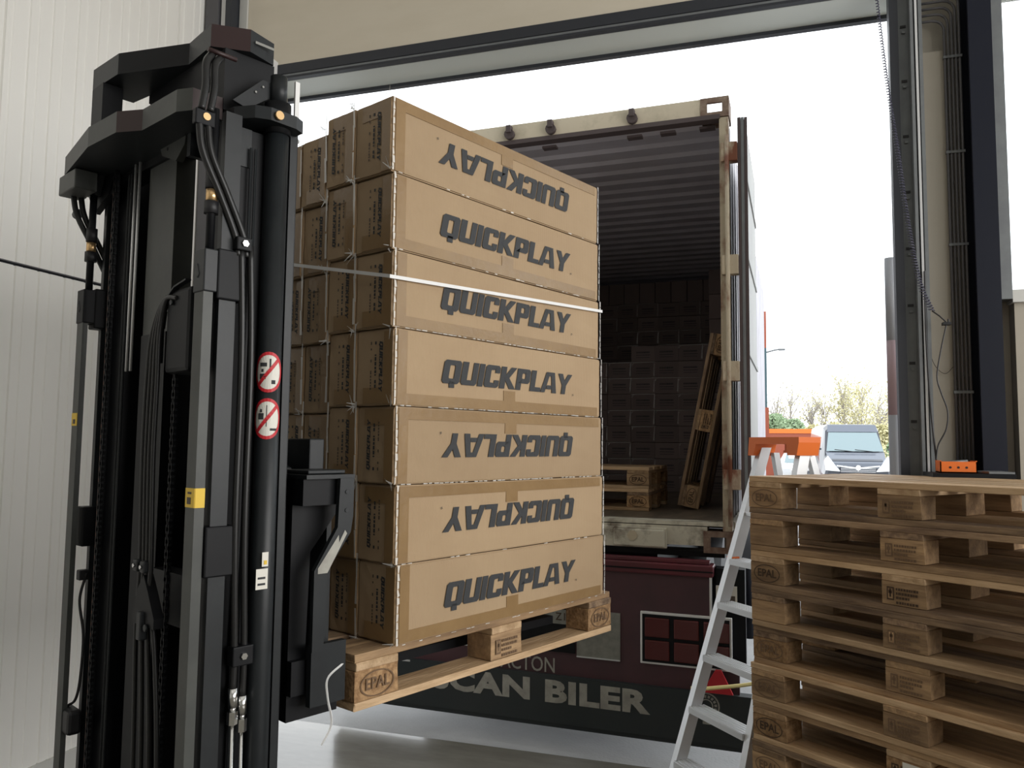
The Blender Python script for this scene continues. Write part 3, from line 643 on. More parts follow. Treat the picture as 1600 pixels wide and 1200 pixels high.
for l_ in (.232, .19):
    c = F('hose_clamp', 'char', -.522, -.50, l_ - .014, l_ + .014, 1.365, 1.395, bev=.005)
    MB().tube([(-.523, l_, 1.38), (-.526, l_, 1.38)], .005, 'chrome', 8).build('bolt', 'chrome', c)
MB().prism([(.245, 1.26), (.225, 1.32), (.19, 1.36), (.16, 1.32), (.12, 1.26), (.12, 1.235), (.245, 1.235)], 0, -.515, -.49, 'black').build('hose_anchor', 'black', FL)
MB().tube([(-.517, .155, 1.235), (-.522, .155, 1.235)], .009, 'char', 8).build('anchor_bolt', 'char', FL)
F('anchor_clip', 'char', -.525, -.505, .175, .20, 1.20, 1.27, bev=.004)
F('mast_brace', 'black', -.45, -.40, -.02, .30, 1.23, 1.36); F('mast_brace', 'black', -.39, -.34, .05, .74, .55, .65)
F('mast_brace', 'black', -.44, -.38, .10, .70, 2.50, 2.58)
# cable loop beside the far rail
MB().tube(smooth([(-.47, .70, 1.30), (-.48, .715, 1.22), (-.47, .70, 1.12), (-.47, .705, 1.0), (-.475, .72, .93), (-.48, .77, .90)]), .004, 'rubber', 6).build('cable', 'rubber', FL)
F('limit_switch', 'rubber', -.49, -.46, .70, .725, 1.28, 1.31, bev=.003); F('cable_junction', 'rubber', -.50, -.46, .70, .79, .83, .90, bev=.01)
# fork carriage
F('carriage_bar', 'black', -.20, -.06, -.03, .86, 1.53, 1.60)
F('carriage_bar', 'black', -.20, -.06, .0, .80, 1.03, 1.12)
F('carriage_plate', 'black', -.22, -.16, .06, .74, 1.0, 1.58)
F('carriage_plate', 'char', -.075, -.06, .04, .20, 1.10, 1.50)
F('top_ledge', 'char', -.20, -.045, -.045, .86, 1.601, 1.612)
F('side_shift_block', 'char', -.10, -.05, .10, .22, 1.613, 1.71, bev=.004)
MB().prism([(.16, 1.613), (.16, 1.625), (.26, 1.66), (.26, 1.68), (.40, 1.69), (.40, 1.613)], 0, -.16, -.12, 'char').build('valve_block', 'char', FL)
F('shift_pad', 'char', -.18, -.06, -.02, .10, 1.613, 1.624, bev=.003)
# bent side bracket
prof = [(-.055, 1.602), (-.055, 1.50), (-.062, 1.455), (-.135, 1.355), (-.14, 1.15), (-.175, 1.15), (-.175, 1.36), (-.105, 1.47), (-.10, 1.602)]
sb = MB().prism(prof, 1, -.055, -.040, 'char').build('side_bracket', 'char', FL)
for z_ in (1.565, 1.515): MB().tube([(-.078, -.0555, z_), (-.078, -.0575, z_)], .006, 'ink', 8).build('bolt_hole', 'ink', sb)
MB().poly([(-.075, -.0565, 1.452), (-.082, -.0565, 1.462), (-.10, -.0565, 1.43), (-.102, -.0565, 1.45), (-.165, -.0565, 1.366), (-.165, -.0565, 1.352), (-.135, -.0565, 1.352)], 'letter').build('scraped_paint', 'letter', sb)
MB().prism([(-.06, 1.602), (-.06, 1.50), (-.14, 1.40), (-.15, 1.0), (-.20, 1.0), (-.20, 1.602)], 1, .02, .035, 'black').build('side_plate', 'black', FL)
F('lower_guard', 'char', -.16, -.05, -.03, -.01, 1.0, 1.16); F('lower_guard', 'black', -.20, -.04, .02, .34, .96, 1.06)
MB().tube([(-.15, .05, 1.165), (-.15, .30, 1.165)], .006, 'rust', 8).build('crossrod', 'rust', FL)
for l_ in (.19, .60):
    F('fork_shank', 'black', -.055, -.012, l_, l_ + .11, .96, 1.50); F('fork', 'black', -.055, 1.12, l_ + .01, l_ + .10, .985, 1.015)
# low chassis behind the mast, resting on its wheels
F('chassis', 'char', -1.05, -.53, .0, .80, .12, .62, bev=.03)
for l_ in (.03, .67):
    for s_ in (-.92, -.40): MB().tube([(s_, l_, .09), (s_, l_ + .10, .09)], .09, 'rubber', 20).build('wheel', 'rubber', FL)
F('mast_foot', 'black', -.53, -.22, -.05, .85, .05, .13)

for o in FL.children_recursive:
    if o.name.split('.')[0] in ('chassis', 'wheel', 'mast_foot'): kz = False
    else: kz = True
    for v in o.data.vertices:
        v.co.x *= .91; v.co.y *= .91
        if kz and v.co.z > .2: v.co.z = .1527 + .91 * v.co.z
# ================================================================== CONTAINER ON TRUCK
CTp = Vector((-0.15955204, 4.53601015, 1.1168)); CY = -.0375; W_, HH, LL = 2.438, 2.591, 6.06
CT = thing('shipping_container', 'cream shipping container with open doors backed up to the dock', 'container', CTp, (0, 0, CY))
def C(name, m, *d, bev=0): return bx(name, m, CT, *d, bev=bev)
C('container_floor', 'contfloor', -W_ + .04, -.04, .12, LL - .05, .125, .155)
C('threshold_plate', 'contdirty', -W_ + .05, -.05, .0, .12, .145, .165)
C('rear_sill', 'contdirty', -W_ + .14, -.14, .0, .12, .035, .14)
C('sill_front', 'contdirty', -W_ + .14, -.36, -.02, .0, .012, .125, bev=.004)
lk = C('lock_plate', 'contdirty', -.66, -.37, -.04, -.02, .02, .115, bev=.006)
MB().tube([(-.55, -.041, .08), (-.55, -.05, .08)], .028, 'contrust', 12).build('lock_hole', 'contrust', lk)
C('side_beam', 'cont', -W_, -W_ + .06, .15, LL - .1, .0, .16); C('side_beam', 'cont', -.06, 0, .15, LL - .1, .0, .16)
RF = .19
C('header_beam', 'cont', -W_ + .16, -.16, .0, .10, 2.49, 2.591); C('header_gutter', 'contgasket', -W_ + .06, -.05, -.01, .06, 2.462, 2.489)
for x_ in (-.555, -1.06, -1.33, -1.8):
    MB().tube([(x_, .0, 2.525), (x_, -.03, 2.525)], .032, 'contgasket', 12).box(x_ - .015, x_ + .015, -.045, -.0, 2.53, 2.575, 'contgasket').build('cam_keeper', 'contgasket', CT)
for x_ in (-.13, -.36, -.56, -1.1, -1.5): C('rub_block', 'contgasket', x_ - .045, x_ + .045, .08, .13, 2.448, 2.462)
C('corner_post', 'contrust', -.055, -.005, .0, .10, .12, 2.47); C('corner_post', 'contrust', -W_, -W_ + .05, .0, .10, .12, 2.47)
for x0 in (-.055,):
    MB().tube([(-.012, -.03, .15), (-.012, -.03, 2.35)], .012, 'contrust', 8).build('locking_bar', 'contrust', CT)
for z_ in (.35, .95, 1.55, 2.2): C('door_hinge', 'contrust', -.045, .045, -.03, .03, z_, z_ + .11, bev=.003)
def casting(x0, x1, z0, z1, y0=-.004, hole=True):
    mb = MB(); cx, cz = (x0 + x1) / 2, (z0 + z1) / 2; hw, hh = .042, .028
    for a, b, c_, d in ((x0, cx - hw, z0, z1), (cx + hw, x1, z0, z1), (cx - hw, cx + hw, z0, cz - hh), (cx - hw, cx + hw, cz + hh, z1)): mb.box(a, b, y0, y0 + .02, c_, d, 'castrust')
    for a, b in ((x0, x0 + .015), (x1 - .015, x1)): mb.box(a, b, y0 + .02, y0 + .17, z0, z1, 'castrust')
    zb = z0 if z0 > 1 else z1 - .015
    mb.box(x0, x1, y0 + .02, y0 + .17, zb, zb + .015, 'castrust')
    mb.build('corner_casting', 'castrust', CT)
casting(-.16, 0, 2.475, 2.593); casting(-W_, -W_ + .16, 2.475, 2.593); casting(-.16, 0, -.002, .118); casting(-W_, -W_ + .16, -.002, .118)
def corr(n, length, amp=.018):
    pr = []; p = length / n
    for k in range(n): pr += [(k * p, 0), (k * p + p * .38, 0), (k * p + p * .5, amp), (k * p + p * .88, amp)]
    return pr + [(length, 0)]
def corr_wall(x, sgn, mat_, name):
    pr = corr(26, LL - .38); mb = MB(); bm = mb.bm
    A = [bm.verts.new((x + sgn * a, .22 + y, .16)) for y, a in pr]; B = [bm.verts.new((x + sgn * a, .22 + y, 2.572)) for y, a in pr]
    for i in range(len(pr) - 1): bm.faces.new((A[i], A[i + 1], B[i + 1], B[i]))
    o = mb.build(name, mat_, CT); o.modifiers.new('s', 'SOLIDIFY').thickness = .004
corr_wall(-.03, -1, 'continner', 'side_wall'); corr_wall(-W_ + .03, 1, 'continner', 'side_wall')
pr = corr(27, LL - .32, -.022); mb = MB(); bm = mb.bm
C('roof_edge', 'continner', -W_ + .17, -.17, .10, .22, 2.55, 2.57)
A = [bm.verts.new((-W_ + .03, .22 + y, 2.565 + a)) for y, a in pr]; B = [bm.verts.new((-.03, .22 + y, 2.565 + a)) for y, a in pr]
for i in range(len(pr) - 1): bm.faces.new((A[i], A[i + 1], B[i + 1], B[i]))
o = mb.build('roof', 'continner', CT); o.modifiers.new('s', 'SOLIDIFY').thickness = .004
C('front_wall', 'continner', -W_ + .03, -.03, LL - .06, LL - .02, .1, 2.58)
def leaf(x0, x1, xi, nm):
    d = C(nm, 'contwhite', x0, x1, .0, 1.12, .14, 2.44)
    g_ = (x1 + .012 - (x0 - .006)) / 3
    for k, m_ in enumerate(('contgasket', 'guide', 'contgasket') if xi > 0 else ('contgasket', 'guide', 'contgasket')): MB().box(x0 - .006 + k * g_, x0 - .007 + (k + 1) * g_, -.018 + .004 * k, -.001, .14, 2.45, m_).build('door_gasket', m_, d)
    MB().box(xi, xi + .006 * (1 if xi > 0 else -1), .01, .05, .15, 2.43, 'contgasket').build('door_gasket', 'contgasket', d)
    for z_ in (.55, 1.1, 1.65, 2.1): MB().box(xi, xi + .008 * (1 if xi > 0 else -1), .06, 1.10, z_, z_ + .03, 'contwhite').build('door_rib', 'contwhite', d)
    return d
leaf(.052, .088, .088, 'door_leaf'); leaf(-W_ - .088, -W_ - .052, -W_ - .088, 'door_leaf')
TR = thing('truck', 'dark red truck rear under the container, lettered black flap', 'truck', (CTp.x, CTp.y, 0), (0, 0, CY))
def K(name, m, *d, bev=0): return bx(name, m, TR, *d, bev=bev)
z0 = 1.1168
K('chassis_frame', 'black', -2.0, -.44, .15, 5.8, .80, 1.08); K('container_support', 'black', -2.35, -.05, .05, .20, 1.085, 1.115)
K('container_support', 'black', -2.35, -.05, 5.5, 5.7, 1.085, 1.115)
K('tail_panel', 'truckred2', -2.36, -.122, -.08, -.03, .38, 1.0)
K('upper_rail', 'truckred', -2.38, -.10, -.10, .02, .995, 1.06, bev=.008); K('upper_step', 'truckred', -2.38, -.12, -.085, -.03, 1.062, 1.082, bev=.003)
K('rail_groove', 'black', -2.38, -.10, -.103, -.10, 1.02, 1.028)
K('panel_edge', 'white', -.121, -.112, -.095, -.03, .62, 1.0)
# light boxes
for sx in (0, 1):
    x1 = -.005 if not sx else -2.435 + .005; x0 = x1 - .49 if not sx else x1 + .49
    a, b = min(x0, x1), max(x0, x1)
    lf = K('light_frame', 'white', a, b, -.10, -.081, .51, .79, bev=.003); 
    MB().box(a + .012, b - .012, -.104, -.10, .522, .778, 'black').build('light_panel', 'black', lf)
    for i in range(3):
        for j in range(2):
            xa = a + .026 + i * .158; za = .535 + j * .122
            MB().box(xa, xa + .135, -.112, -.103, za, za + .105, 'lens', None, .006).build('tail_lamp', 'lens', lf)
K('side_skirt', 'truckred2', -.122, .03, -.085, -.04, .38, .51)
K('inner_plate', 'black', -.12, .06, .02, .06, .5, 1.04)
for a, b in ((-.86, -.61), (-1.62, -1.32)):
    p = K('grey_plate', 'dusty', a, b, -.088, -.0805, .51, .765)
    MB().box(a, b, -.092, -.088, .503, .51, 'alu').build('plate_trim', 'alu', p)
K('plate_box', 'black', -1.30, -.87, -.09, -.0805, .52, .77)
p = K('number_plate_holder', 'dusty', -1.08, -.88, -.096, -.091, .68, .76); text_obj('plate_marks', 'Z1', .06, 'brand', p, (-.95, -.098, .72))
text_obj('lettering', 'FACTON', .118, 'letter', TR, (-1.175, -.085, .436), bold=.0006, wscale=.80)
fpn = K('mud_flap', 'flap', -2.42, .10, -.11, -.04, .13, .392)
text_obj('lettering', 'SCAN BILER', .162, 'letter', fpn, (-1.105, -.112, .298), bold=.0075, space=1.06, wscale=1.43)
K('flap_trim', 'alu', -2.40, -1.9, -.113, -.11, .378, .388); K('flap_edge', 'flap', -2.40, .05, -.09, -.05, .10, .128)
# round emblem, triangle reflector
mb = MB()
for r0, r1 in ((.062, .07), (.03, .036)):
    for k in range(24):
        a, b = k * PI / 12, (k + 1) * PI / 12; mb.poly([(-.14 + r0 * math.cos(a), -.1115, .325 + r0 * math.sin(a)), (-.14 + r1 * math.cos(a), -.1115, .325 + r1 * math.sin(a)), (-.14 + r1 * math.cos(b), -.1115, .325 + r1 * math.sin(b)), (-.14 + r0 * math.cos(b), -.1115, .325 + r0 * math.sin(b))])
for k in range(16):
    a = k * PI / 8; mb.poly([(-.14 + .042 * math.cos(a), -.1115, .325 + .042 * math.sin(a)), (-.14 + .056 * math.cos(a), -.1115, .325 + .056 * math.sin(a)), (-.14 + .056 * math.cos(a + .25), -.1115, .325 + .056 * math.sin(a + .25)), (-.14 + .042 * math.cos(a + .25), -.1115, .325 + .042 * math.sin(a + .25))])
mb.box(-.16, -.12, -.112, -.111, .23, .245); mb.build('round_emblem', 'letter', fpn)
MB().prism([(-.16, .40), (.0, .40), (-.06, .52), (-.09, .52)], 1, -.13, -.112, 'red').build('triangle_reflector', 'red', TR)
for l_ in (-2.2, -.55):
    for y_ in (1.2, 2.5): MB().tube([(l_, y_, .50), (l_ + .3, y_, .50)], .49, 'rubber', 28).build('wheel', 'rubber', TR)
# air tank and hoses at the truck's corner
MB().tube([(.06, .25, .62), (.06, .25, 1.05)], .035, 'navy', 12).build('shock_strut', 'navy', TR)
K('mirror_plate', 'sticker', -.09, .02, -.055, -.045, .83, .95); K('plate_lines', 'inkfade', -.08, .01, -.058, -.056, .86, .90)
K('corner_box', 'black', -.09, .06, -.04, .015, .80, 1.04)

# cartons inside the container
cin = MB(); cin.box(0, .232, 0, 1.04, 0, .153, 'cardshaded', None, .004); cbody = cin.build('cardboard_body', 'cardshaded'); CB = cbody.data; bpy.data.objects.remove(cbody)
c2 = MB(); c2.box(0, .17, 0, 1.04, 0, .236, 'cardshaded', None, .004); cb2 = c2.build('cardboard_body', 'cardshaded'); CB2 = cb2.data; bpy.data.objects.remove(cb2)
def printmesh(wd, h, rows):
    mb = MB(); q = random.Random(4)
    for k, (z, t) in enumerate(rows):
        x = wd * .22
        while x < wd * .78:
            a = q.uniform(.006, .014); mb.poly([(x, -.0015, z), (x + a, -.0015, z), (x + a, -.0015, z + t), (x, -.0015, z + t)]); x += a + .004
    o = mb.build('end_print', 'ink'); m_ = o.data; bpy.data.objects.remove(o); return m_
PR = printmesh(.232, .153, ((.085, .016), (.062, .008), (.04, .006)))
FS = MB(); FS.poly([(.0, -.004, .147), (.232, -.004, .150), (.232, -.004, .156), (.0, -.004, .154)]); FS.poly([(.215, -.004, .02), (.232, -.004, .02), (.232, -.004, .15), (.225, -.004, .14)]); FS.poly([(.0, -.004, .13), (.03, -.004, .148), (.01, -.004, .12)])
fo = FS.build('film_edge', 'film'); FSM = fo.data; bpy.data.objects.remove(fo)
Rz = Matrix.Rotation(CY, 3, 'Z')
def CW(x, y, z): return CTp + Rz @ Vector((x, y, z))
ordn = ['bottom', 'second', 'third', 'fourth', 'fifth', 'sixth', 'seventh', 'eighth', 'ninth', 'tenth', 'eleventh', 'twelfth', 'thirteenth', 'fourteenth']
def colname(k, n): return '%s column from leaning pallet' % (['first', 'second', 'third', 'fourth', 'fifth', 'sixth', 'seventh', 'eighth', 'ninth'][k])
rr = random.Random(2)
fcols = [(-.495, 9), (-.722, 9), (-.950, 9), (-1.178, 9), (-1.412, 8), (-1.645, 8), (-1.878, 8), (-2.11, 8)]
for k, (x, n) in enumerate(fcols):
    x0 = x if k == 0 else x
    for r in range(n):
        t = thing('carton', '%s row up, %s, front container stack carton' % (ordn[r], colname(k, 8)), 'carton', CW(x0 + .0, 3.1 + rr.uniform(-.012, .012), .1555 + r * .1565), (0, 0, CY), 'cartons in the front stack inside the container')
        link('cardboard_body', CB, t); link('end_print', PR, t)
        if rr.random() < .7: link('film_edge', FSM, t)
bcols = [-.40, -.632, -.864, -1.096, -1.328, -1.56, -1.792, -2.024]
for k, x in enumerate(bcols):
    lo_ = 7 if k < 8 else 0
    for r in range(lo_, 13):
        t = thing('carton', '%s row up, %s, rear container stack carton' % (ordn[r], colname(k, 8)), 'carton', CW(x - .0, 4.25 + rr.uniform(-.01, .01), .1555 + r * .1565), (0, 0, CY), 'cartons in the rear stack inside the container')
        link('cardboard_body', CB, t); link('end_print', PR, t)
        if rr.random() < .4: link('film_edge', FSM, t)
# the rows below, hidden behind the front stack, as one plain filler stack
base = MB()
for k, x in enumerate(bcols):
    for r in range(7): base.box(x, x + .23, 4.26, 5.28, .1555 + r * .1565, .1555 + r * .1565 + .154, 'cardshaded')
o = base.build('hidden_cartons', 'cardshaded', None, CTp, (0, 0, CY)); tag(o, 'hidden lower cartons of the rear stack behind the front stack', 'cartons', None, 'stuff')
for k in range(11):
    x = -.60 - .176 * k
    if x < -2.36: break
    t = thing('carton', 'upright carton topping the rear container stack, %s from leaning pallet' % ['first', 'second', 'third', 'fourth', 'fifth', 'sixth', 'seventh', 'eighth', 'ninth', 'tenth', 'eleventh'][k], 'carton', CW(x, 4.25, .1555 + 13 * .1565 + .001), (0, 0, CY), 'upright cartons at the top of the rear stack')
    link('cardboard_body', CB2, t)
for r, z in enumerate((1.66, 1.90, 2.14)):
    t = thing('carton', '%s narrow upright carton behind the leaning pallet' % ['lowest', 'middle', 'topmost'][r], 'carton', CW(-.43 + .0, 3.12, z - .0 - .095), (0, 0, CY), 'narrow upright cartons at the right')
    link('cardboard_body', CB2, t)
# pallets inside the container
RL = Rz.to_4x4()
def tilt_pallet():
    th = math.atan2(.245, 1.24)
    # local x -> up along the lean, local y -> into the container, local z -> to the right
    ex = Vector((math.sin(th), 0, math.cos(th))); ez = Vector((math.cos(th), 0, -math.sin(th))); ey = ez.cross(ex)
    if ey.y < 0: ey = -ey; 
    m3 = Matrix(((ex.x, ey.x, ez.x), (ex.y, ey.y, ez.y), (ex.z, ey.z, ez.z)))
    if m3.determinant() < 0: ez = -ez; m3 = Matrix(((ex.x, ey.x, ez.x), (ex.y, ey.y, ez.y), (ex.z, ey.z, ez.z)))
    return m3, ez
m3, ez = tilt_pallet()
org = Vector((-.44, .98, .160)) - ez * (.144 if ez.x < 0 else 0) + Vector((0, 0, .03))
pallet('wooden pallet stood on end leaning on the container wall', CTp + Rz @ org, (Rz @ m3).to_euler(), None, 'woodgrey', 'chip', seed=71)
for k in range(2):
    pallet(['lower', 'upper'][k] + ' of two wooden pallets lying flat inside the container', CW(-1.79, .72, .1565 + k * .1445), (0, 0, CY), 'pallets lying inside the container', 'wood', 'chip', seed=80 + k)

# ================================================================== STEP LADDER
ca_, sa_ = math.cos(.3081), math.sin(.3081)
def cw(X, Z, h=0): return Vector((X * ca_ - Z * sa_, X * sa_ + Z * ca_, h))
lt0 = cw(1.255, 3.95)                      # under the top left corner
e1 = cw(.396, -.918); e2 = cw(-.918, -.396)
LD = thing('step_ladder', 'aluminium step ladder with orange top standing behind the pallet stack', 'ladder', (lt0.x, lt0.y, 0), (0, 0, math.atan2(e1.y, e1.x)))
# local x = e1 (along the steps), local y = -e2 side ; steps lean to -y
sg = -1 if e2.dot(Vector((-e1.y, e1.x, 0))) < 0 else 1
tn = .362; HT = 1.705; LWd = .30
def rail(x, b, sl, nm, z1=HT, wd=.034, dp=.06, tp_=0):
    mb = MB(); y1 = -.0; y0 = sg * sl * z1
    def yy(z): return b + sg * sl * (z1 - z)
    xt = x; x = x + tp_
    A = [(x, yy(0) - dp / 2, 0), (x + wd, yy(0) - dp / 2, 0), (x + wd, yy(0) + dp / 2, 0), (x, yy(0) + dp / 2, 0)]
    B = [(xt, yy(z1) - dp / 2, z1), (xt + wd, yy(z1) - dp / 2, z1), (xt + wd, yy(z1) + dp / 2, z1), (xt, yy(z1) + dp / 2, z1)]
    bm = mb.bm; a = [bm.verts.new(p) for p in A]; b_ = [bm.verts.new(p) for p in B]
    bm.faces.new(a); bm.faces.new(b_)
    for i in range(4): bm.faces.new((a[i], a[(i + 1) % 4], b_[(i + 1) % 4], b_[i]))
    o = mb.build(nm, 'alu', LD)
    MB().box(x - .004, x + wd + .004, yy(0) - dp / 2 - .005, yy(0) + dp / 2 + .005, 0, .03, 'rubber').build('rubber_foot', 'rubber', o); return yy
yf = rail(0, 0, tn, 'front_rail'); rail(LWd - .034, 0, tn, 'front_rail', tp_=.20)
yb = rail(.02, -sg * .05, -.20, 'back_rail', HT - .03, .026, .035); rail(LWd - .046, -sg * .05, -.20, 'back_rail', HT - .03, .026, .035, .20)
for k, z in enumerate((.275, .505, .73, .965, 1.165)):
    yc = yf(z); xr = LWd - .034 + .20 * (1 - z / HT); s_ = MB().box(.034, xr, yc - .045, yc + .045, z - .025, z, 'alu')
    for q in range(5): s_.box(.034, xr, yc - .042 + q * .019, yc - .034 + q * .019, z, z + .003, 'alu')
    s_.build('step', 'alu', LD)
yc = yf(1.40); MB().box(.034, LWd - .034, yc - .03, yc + .03, 1.37, 1.385, 'alu').build('step', 'alu', LD)
for z in (.30, 1.10): yc = yb(z); MB().box(.046, LWd - .046 + .2 * (1 - z / HT), yc - .008, yc + .008, z, z + .03, 'alu').build('back_brace', 'alu', LD)
tp = MB().prism([(-.008, HT + .045), (LWd + .03, HT + .045), (LWd + .03, HT + .02), (LWd + .015, HT - .04), (LWd - .045, HT - .04), (LWd - .05, HT + .012), (.04, HT + .012), (.02, HT - .045), (-.018, HT - .045)], 1, -.075, .055, 'orange').build('orange_top', 'orange', LD)
MB().box(.19, .24, -.03, .02, HT - .02, HT + .012, 'orange').box(.18, .255, -.03, .02, HT - .03, HT - .018, 'orange').build('tool_hook', 'orange', tp)
for x_ in (.016, LWd + .045): MB().box(x_ - .022, x_ + .022, yf(1.15) - .02, yf(1.15) + .02, 1.135, 1.175, 'orange').build('orange_clip', 'orange', LD)
MB().tube([(-.005, yf(1.42), 1.42), (-.012, yf(1.42), 1.42)], .022, 'guide', 14).build('hinge_disc', 'guide', LD)
a_ = Vector((-.004, yf(.565), .565)); b_ = Vector((.03, yb(.59), .60))
MB().tube(smooth([a_, (a_ + b_) / 2 + Vector((0, 0, -.02)), b_]), .009, 'yelstrap', 6).box(-.012, .01, yf(.565) - .02, yf(.565) + .02, .55, .58, 'yelstrap').build('yellow_strap', 'yelstrap', LD)

# ================================================================== CORDS, ORANGE BOX BY THE RIGHT JAMB
path = smooth([(.521, 3.84, 3.90), (.536, 3.84, 3.70), (.566, 3.84, 3.35), (.60, 3.84, 3.05), (.633, 3.84, 2.72), (.672, 3.84, 2.45), (.72, 3.84, 2.31)], 60)
# helix around the hanging line
pts = []; acc = 0
for i in range(len(path) - 1):
    a, b = path[i], path[i + 1]; acc += (b - a).length
    k = i / len(path); rad = .0065 + .004 * k; ph = acc / (.0095 + .003 * k) * 2 * PI
    for j in range(3):
        q = a.lerp(b, j / 3); p2 = ph + ((b - a).length * j / 3) / .0095 * 2 * PI
        pts.append((q.x + rad * math.cos(p2), q.y + rad * math.sin(p2), q.z))
o = thing('coil_cord', 'spiral cable hanging slanted beside the slotted door guide rail', 'cable')
cu = []
acc = 0; tot = sum((path[i + 1] - path[i]).length for i in range(len(path) - 1)); turns = 120; n = turns * 7
L_ = [0]
for i in range(len(path) - 1): L_.append(L_[-1] + (path[i + 1] - path[i]).length)
j = 0
for i in range(n + 1):
    d = tot * (i / n) ** .95
    while j < len(L_) - 2 and L_[j + 1] < d: j += 1
    q = path[j].lerp(path[j + 1], (d - L_[j]) / max(1e-6, L_[j + 1] - L_[j])); a = i / 7 * 2 * PI; rad = .0055 + .005 * (i / n)
    cu.append((q.x + rad * math.cos(a), q.y + rad * math.sin(a), q.z))
MB().tube(cu, .0026, 'cord', 4).build('spiral', 'cord', o)
MB().tube([(.72, 3.84, 2.31), (.75, 3.84, 2.285), (.781, 3.86, 2.258)], .003, 'rubber', 6).build('cord_end', 'rubber', o)
MB().box(.765, .798, 3.85, 3.885, 2.248, 2.26, 'rubber').tube([(.79, 3.87, 2.26), (.79, 3.87, 2.275)], .004, 'rubber', 6).build('wall_hook', 'rubber', o)
o = MB().tube(smooth([(.781, 3.87, 2.25), (.755, 3.87, 2.13), (.738, 3.87, 2.02), (.752, 3.87, 1.95), (.775, 3.87, 1.87), (.768, 3.87, 1.79), (.735, 3.87, 1.72), (.725, 3.87, 1.66)]), .0032, 'rubber', 6).build('black_cable', 'rubber')
tag(o, 'wavy black cable hanging from the hook down to the orange box', 'cable')
o = MB().tube(smooth([(.705, 3.89, 2.5), (.703, 3.89, 2.2), (.712, 3.89, 1.9), (.724, 3.875, 1.68), (.724, 3.87, 1.655)]), .0042, 'rubber', 6).build('black_cable', 'rubber')
tag(o, 'straight black cable along the bright strip of the guide rail', 'cable')
o = MB().tube(smooth([(.722, 3.95, 2.16), (.745, 3.95, 2.08), (.785, 3.95, 2.04), (.82, 3.95, 2.07)]), .0012, 'rubber', 5).build('thin_wire', 'rubber')
tag(o, 'thin wire looping across the beige pier behind the cables', 'wire')
cbx = thing('cabinet', 'low dark cabinet behind the pallet stack carrying the orange box', 'cabinet', (.67, 3.63, 0))
bx('cabinet_body', 'navy', cbx, 0, .29, 0, .2, 0, 1.585); bx('cabinet_top', 'black', cbx, -.005, .295, -.005, .205, 1.586, 1.603)
MB().tube([(.25, -.001, 1.56), (.25, -.008, 1.56)], .007, 'chrome', 8).build('lock', 'chrome', cbx); bx('grey_ledge', 'guide', cbx, .20, .292, .0, .2, 1.604, 1.612)
ob = thing('orange_box', 'orange open-topped box lying on the dark cabinet', 'box', (.70, 3.66, 1.6045))
MB().box(0, .135, 0, .004, 0, .046, 'orange').box(0, .135, .096, .10, 0, .046, 'orange').box(0, .004, 0, .1, 0, .05, 'orange').box(.131, .135, 0, .1, 0, .05, 'orange').box(0, .135, 0, .1, 0, .004, 'orange').build('box_shell', 'orange', ob)
for k in range(3): MB().tube([(.037 + .03 * k, -.001, .022), (.037 + .03 * k, .001, .022)], .005, 'oxide', 10).build('round_hole', 'oxide', ob)
MB().tube([(.012, .04, .04), (.11, .04, .047)], .007, 'guide', 8).build('grey_bar', 'guide', ob)

# ================================================================== OUTSIDE
gp = thing('reveal_post', 'pale banded stand-in post for the lit dock door jamb reveal', 'post', (.669, 4.62, -.02))  # made-up post in place of the jamb reveal lit from outside
for k, (a, b, m_) in enumerate(((0, 1.0, 'postgrey'), (1.0, 1.9, 'postgrey'), (1.9, 2.3, 'postpink'), (2.3, 2.75, 'postgrey'))): MB().tube([(0, 0, a), (0, 0, b)], .028, m_, 16).build('post_section', m_, gp)
# van
VN = thing('van', 'grey delivery van facing the dock in the yard', 'van', (2.80, 26.6, -.02), (0, 0, .04))
def V(name, m, *d, bev=0): return bx(name, m, VN, *d, bev=bev)
# body: rounded section extruded backwards, narrower towards the roof
def loftbody(secs, name, m, parent):
    mb = MB(); bm = mb.bm; rings = []
    for (y, hw0, hw1, zb, zt) in secs:
        pts = [(-hw0, zb), (-hw0, zb + (zt - zb) * .5), (-hw1 - (hw0 - hw1) * .35, zb + (zt - zb) * .78), (-hw1, zt - .12), (-hw1 + .14, zt), (hw1 - .14, zt), (hw1, zt - .12), (hw1 + (hw0 - hw1) * .35, zb + (zt - zb) * .78), (hw0, zb + (zt - zb) * .5), (hw0, zb)]
        rings.append([bm.verts.new((x, y, z)) for x, z in pts])
    for A, B in zip(rings, rings[1:]):
        for k in range(10): bm.faces.new((A[k], A[(k + 1) % 10], B[(k + 1) % 10], B[k]))
    bm.faces.new(rings[0]); bm.faces.new(rings[-1][::-1]); return mb.build(name, m, parent)
loftbody([(.0, .90, .80, .45, 1.28), (.08, .97, .86, .4, 1.36), (.62, 1.0, .88, .35, 1.60), (1.15, 1.0, .80, .35, 2.42), (1.5, 1.0, .82, .35, 2.53), (5.2, 1.0, .82, .35, 2.56)], 'van_body', 'vandark', VN)
MB().poly([(-.82, -.01, 1.29), (.82, -.01, 1.29), (.86, .55, 1.625), (-.86, .55, 1.625)], 'vanlit').poly([(-.82, -.01, 1.29), (.82, -.01, 1.29), (.84, -.02, 1.12), (-.84, -.02, 1.12)], 'vanlit').build('bonnet', 'vanlit', VN)
MB().poly([(-.84, .53, 1.65), (.84, .53, 1.65), (.72, 1.0, 2.26), (-.72, 1.0, 2.26)], 'glass').build('windscreen', 'glass', VN)
MB().poly([(-.76, .99, 2.27), (.76, .99, 2.27), (.72, 1.14, 2.50), (-.72, 1.14, 2.50)], 'vanlit').build('roof_front', 'vanlit', VN)
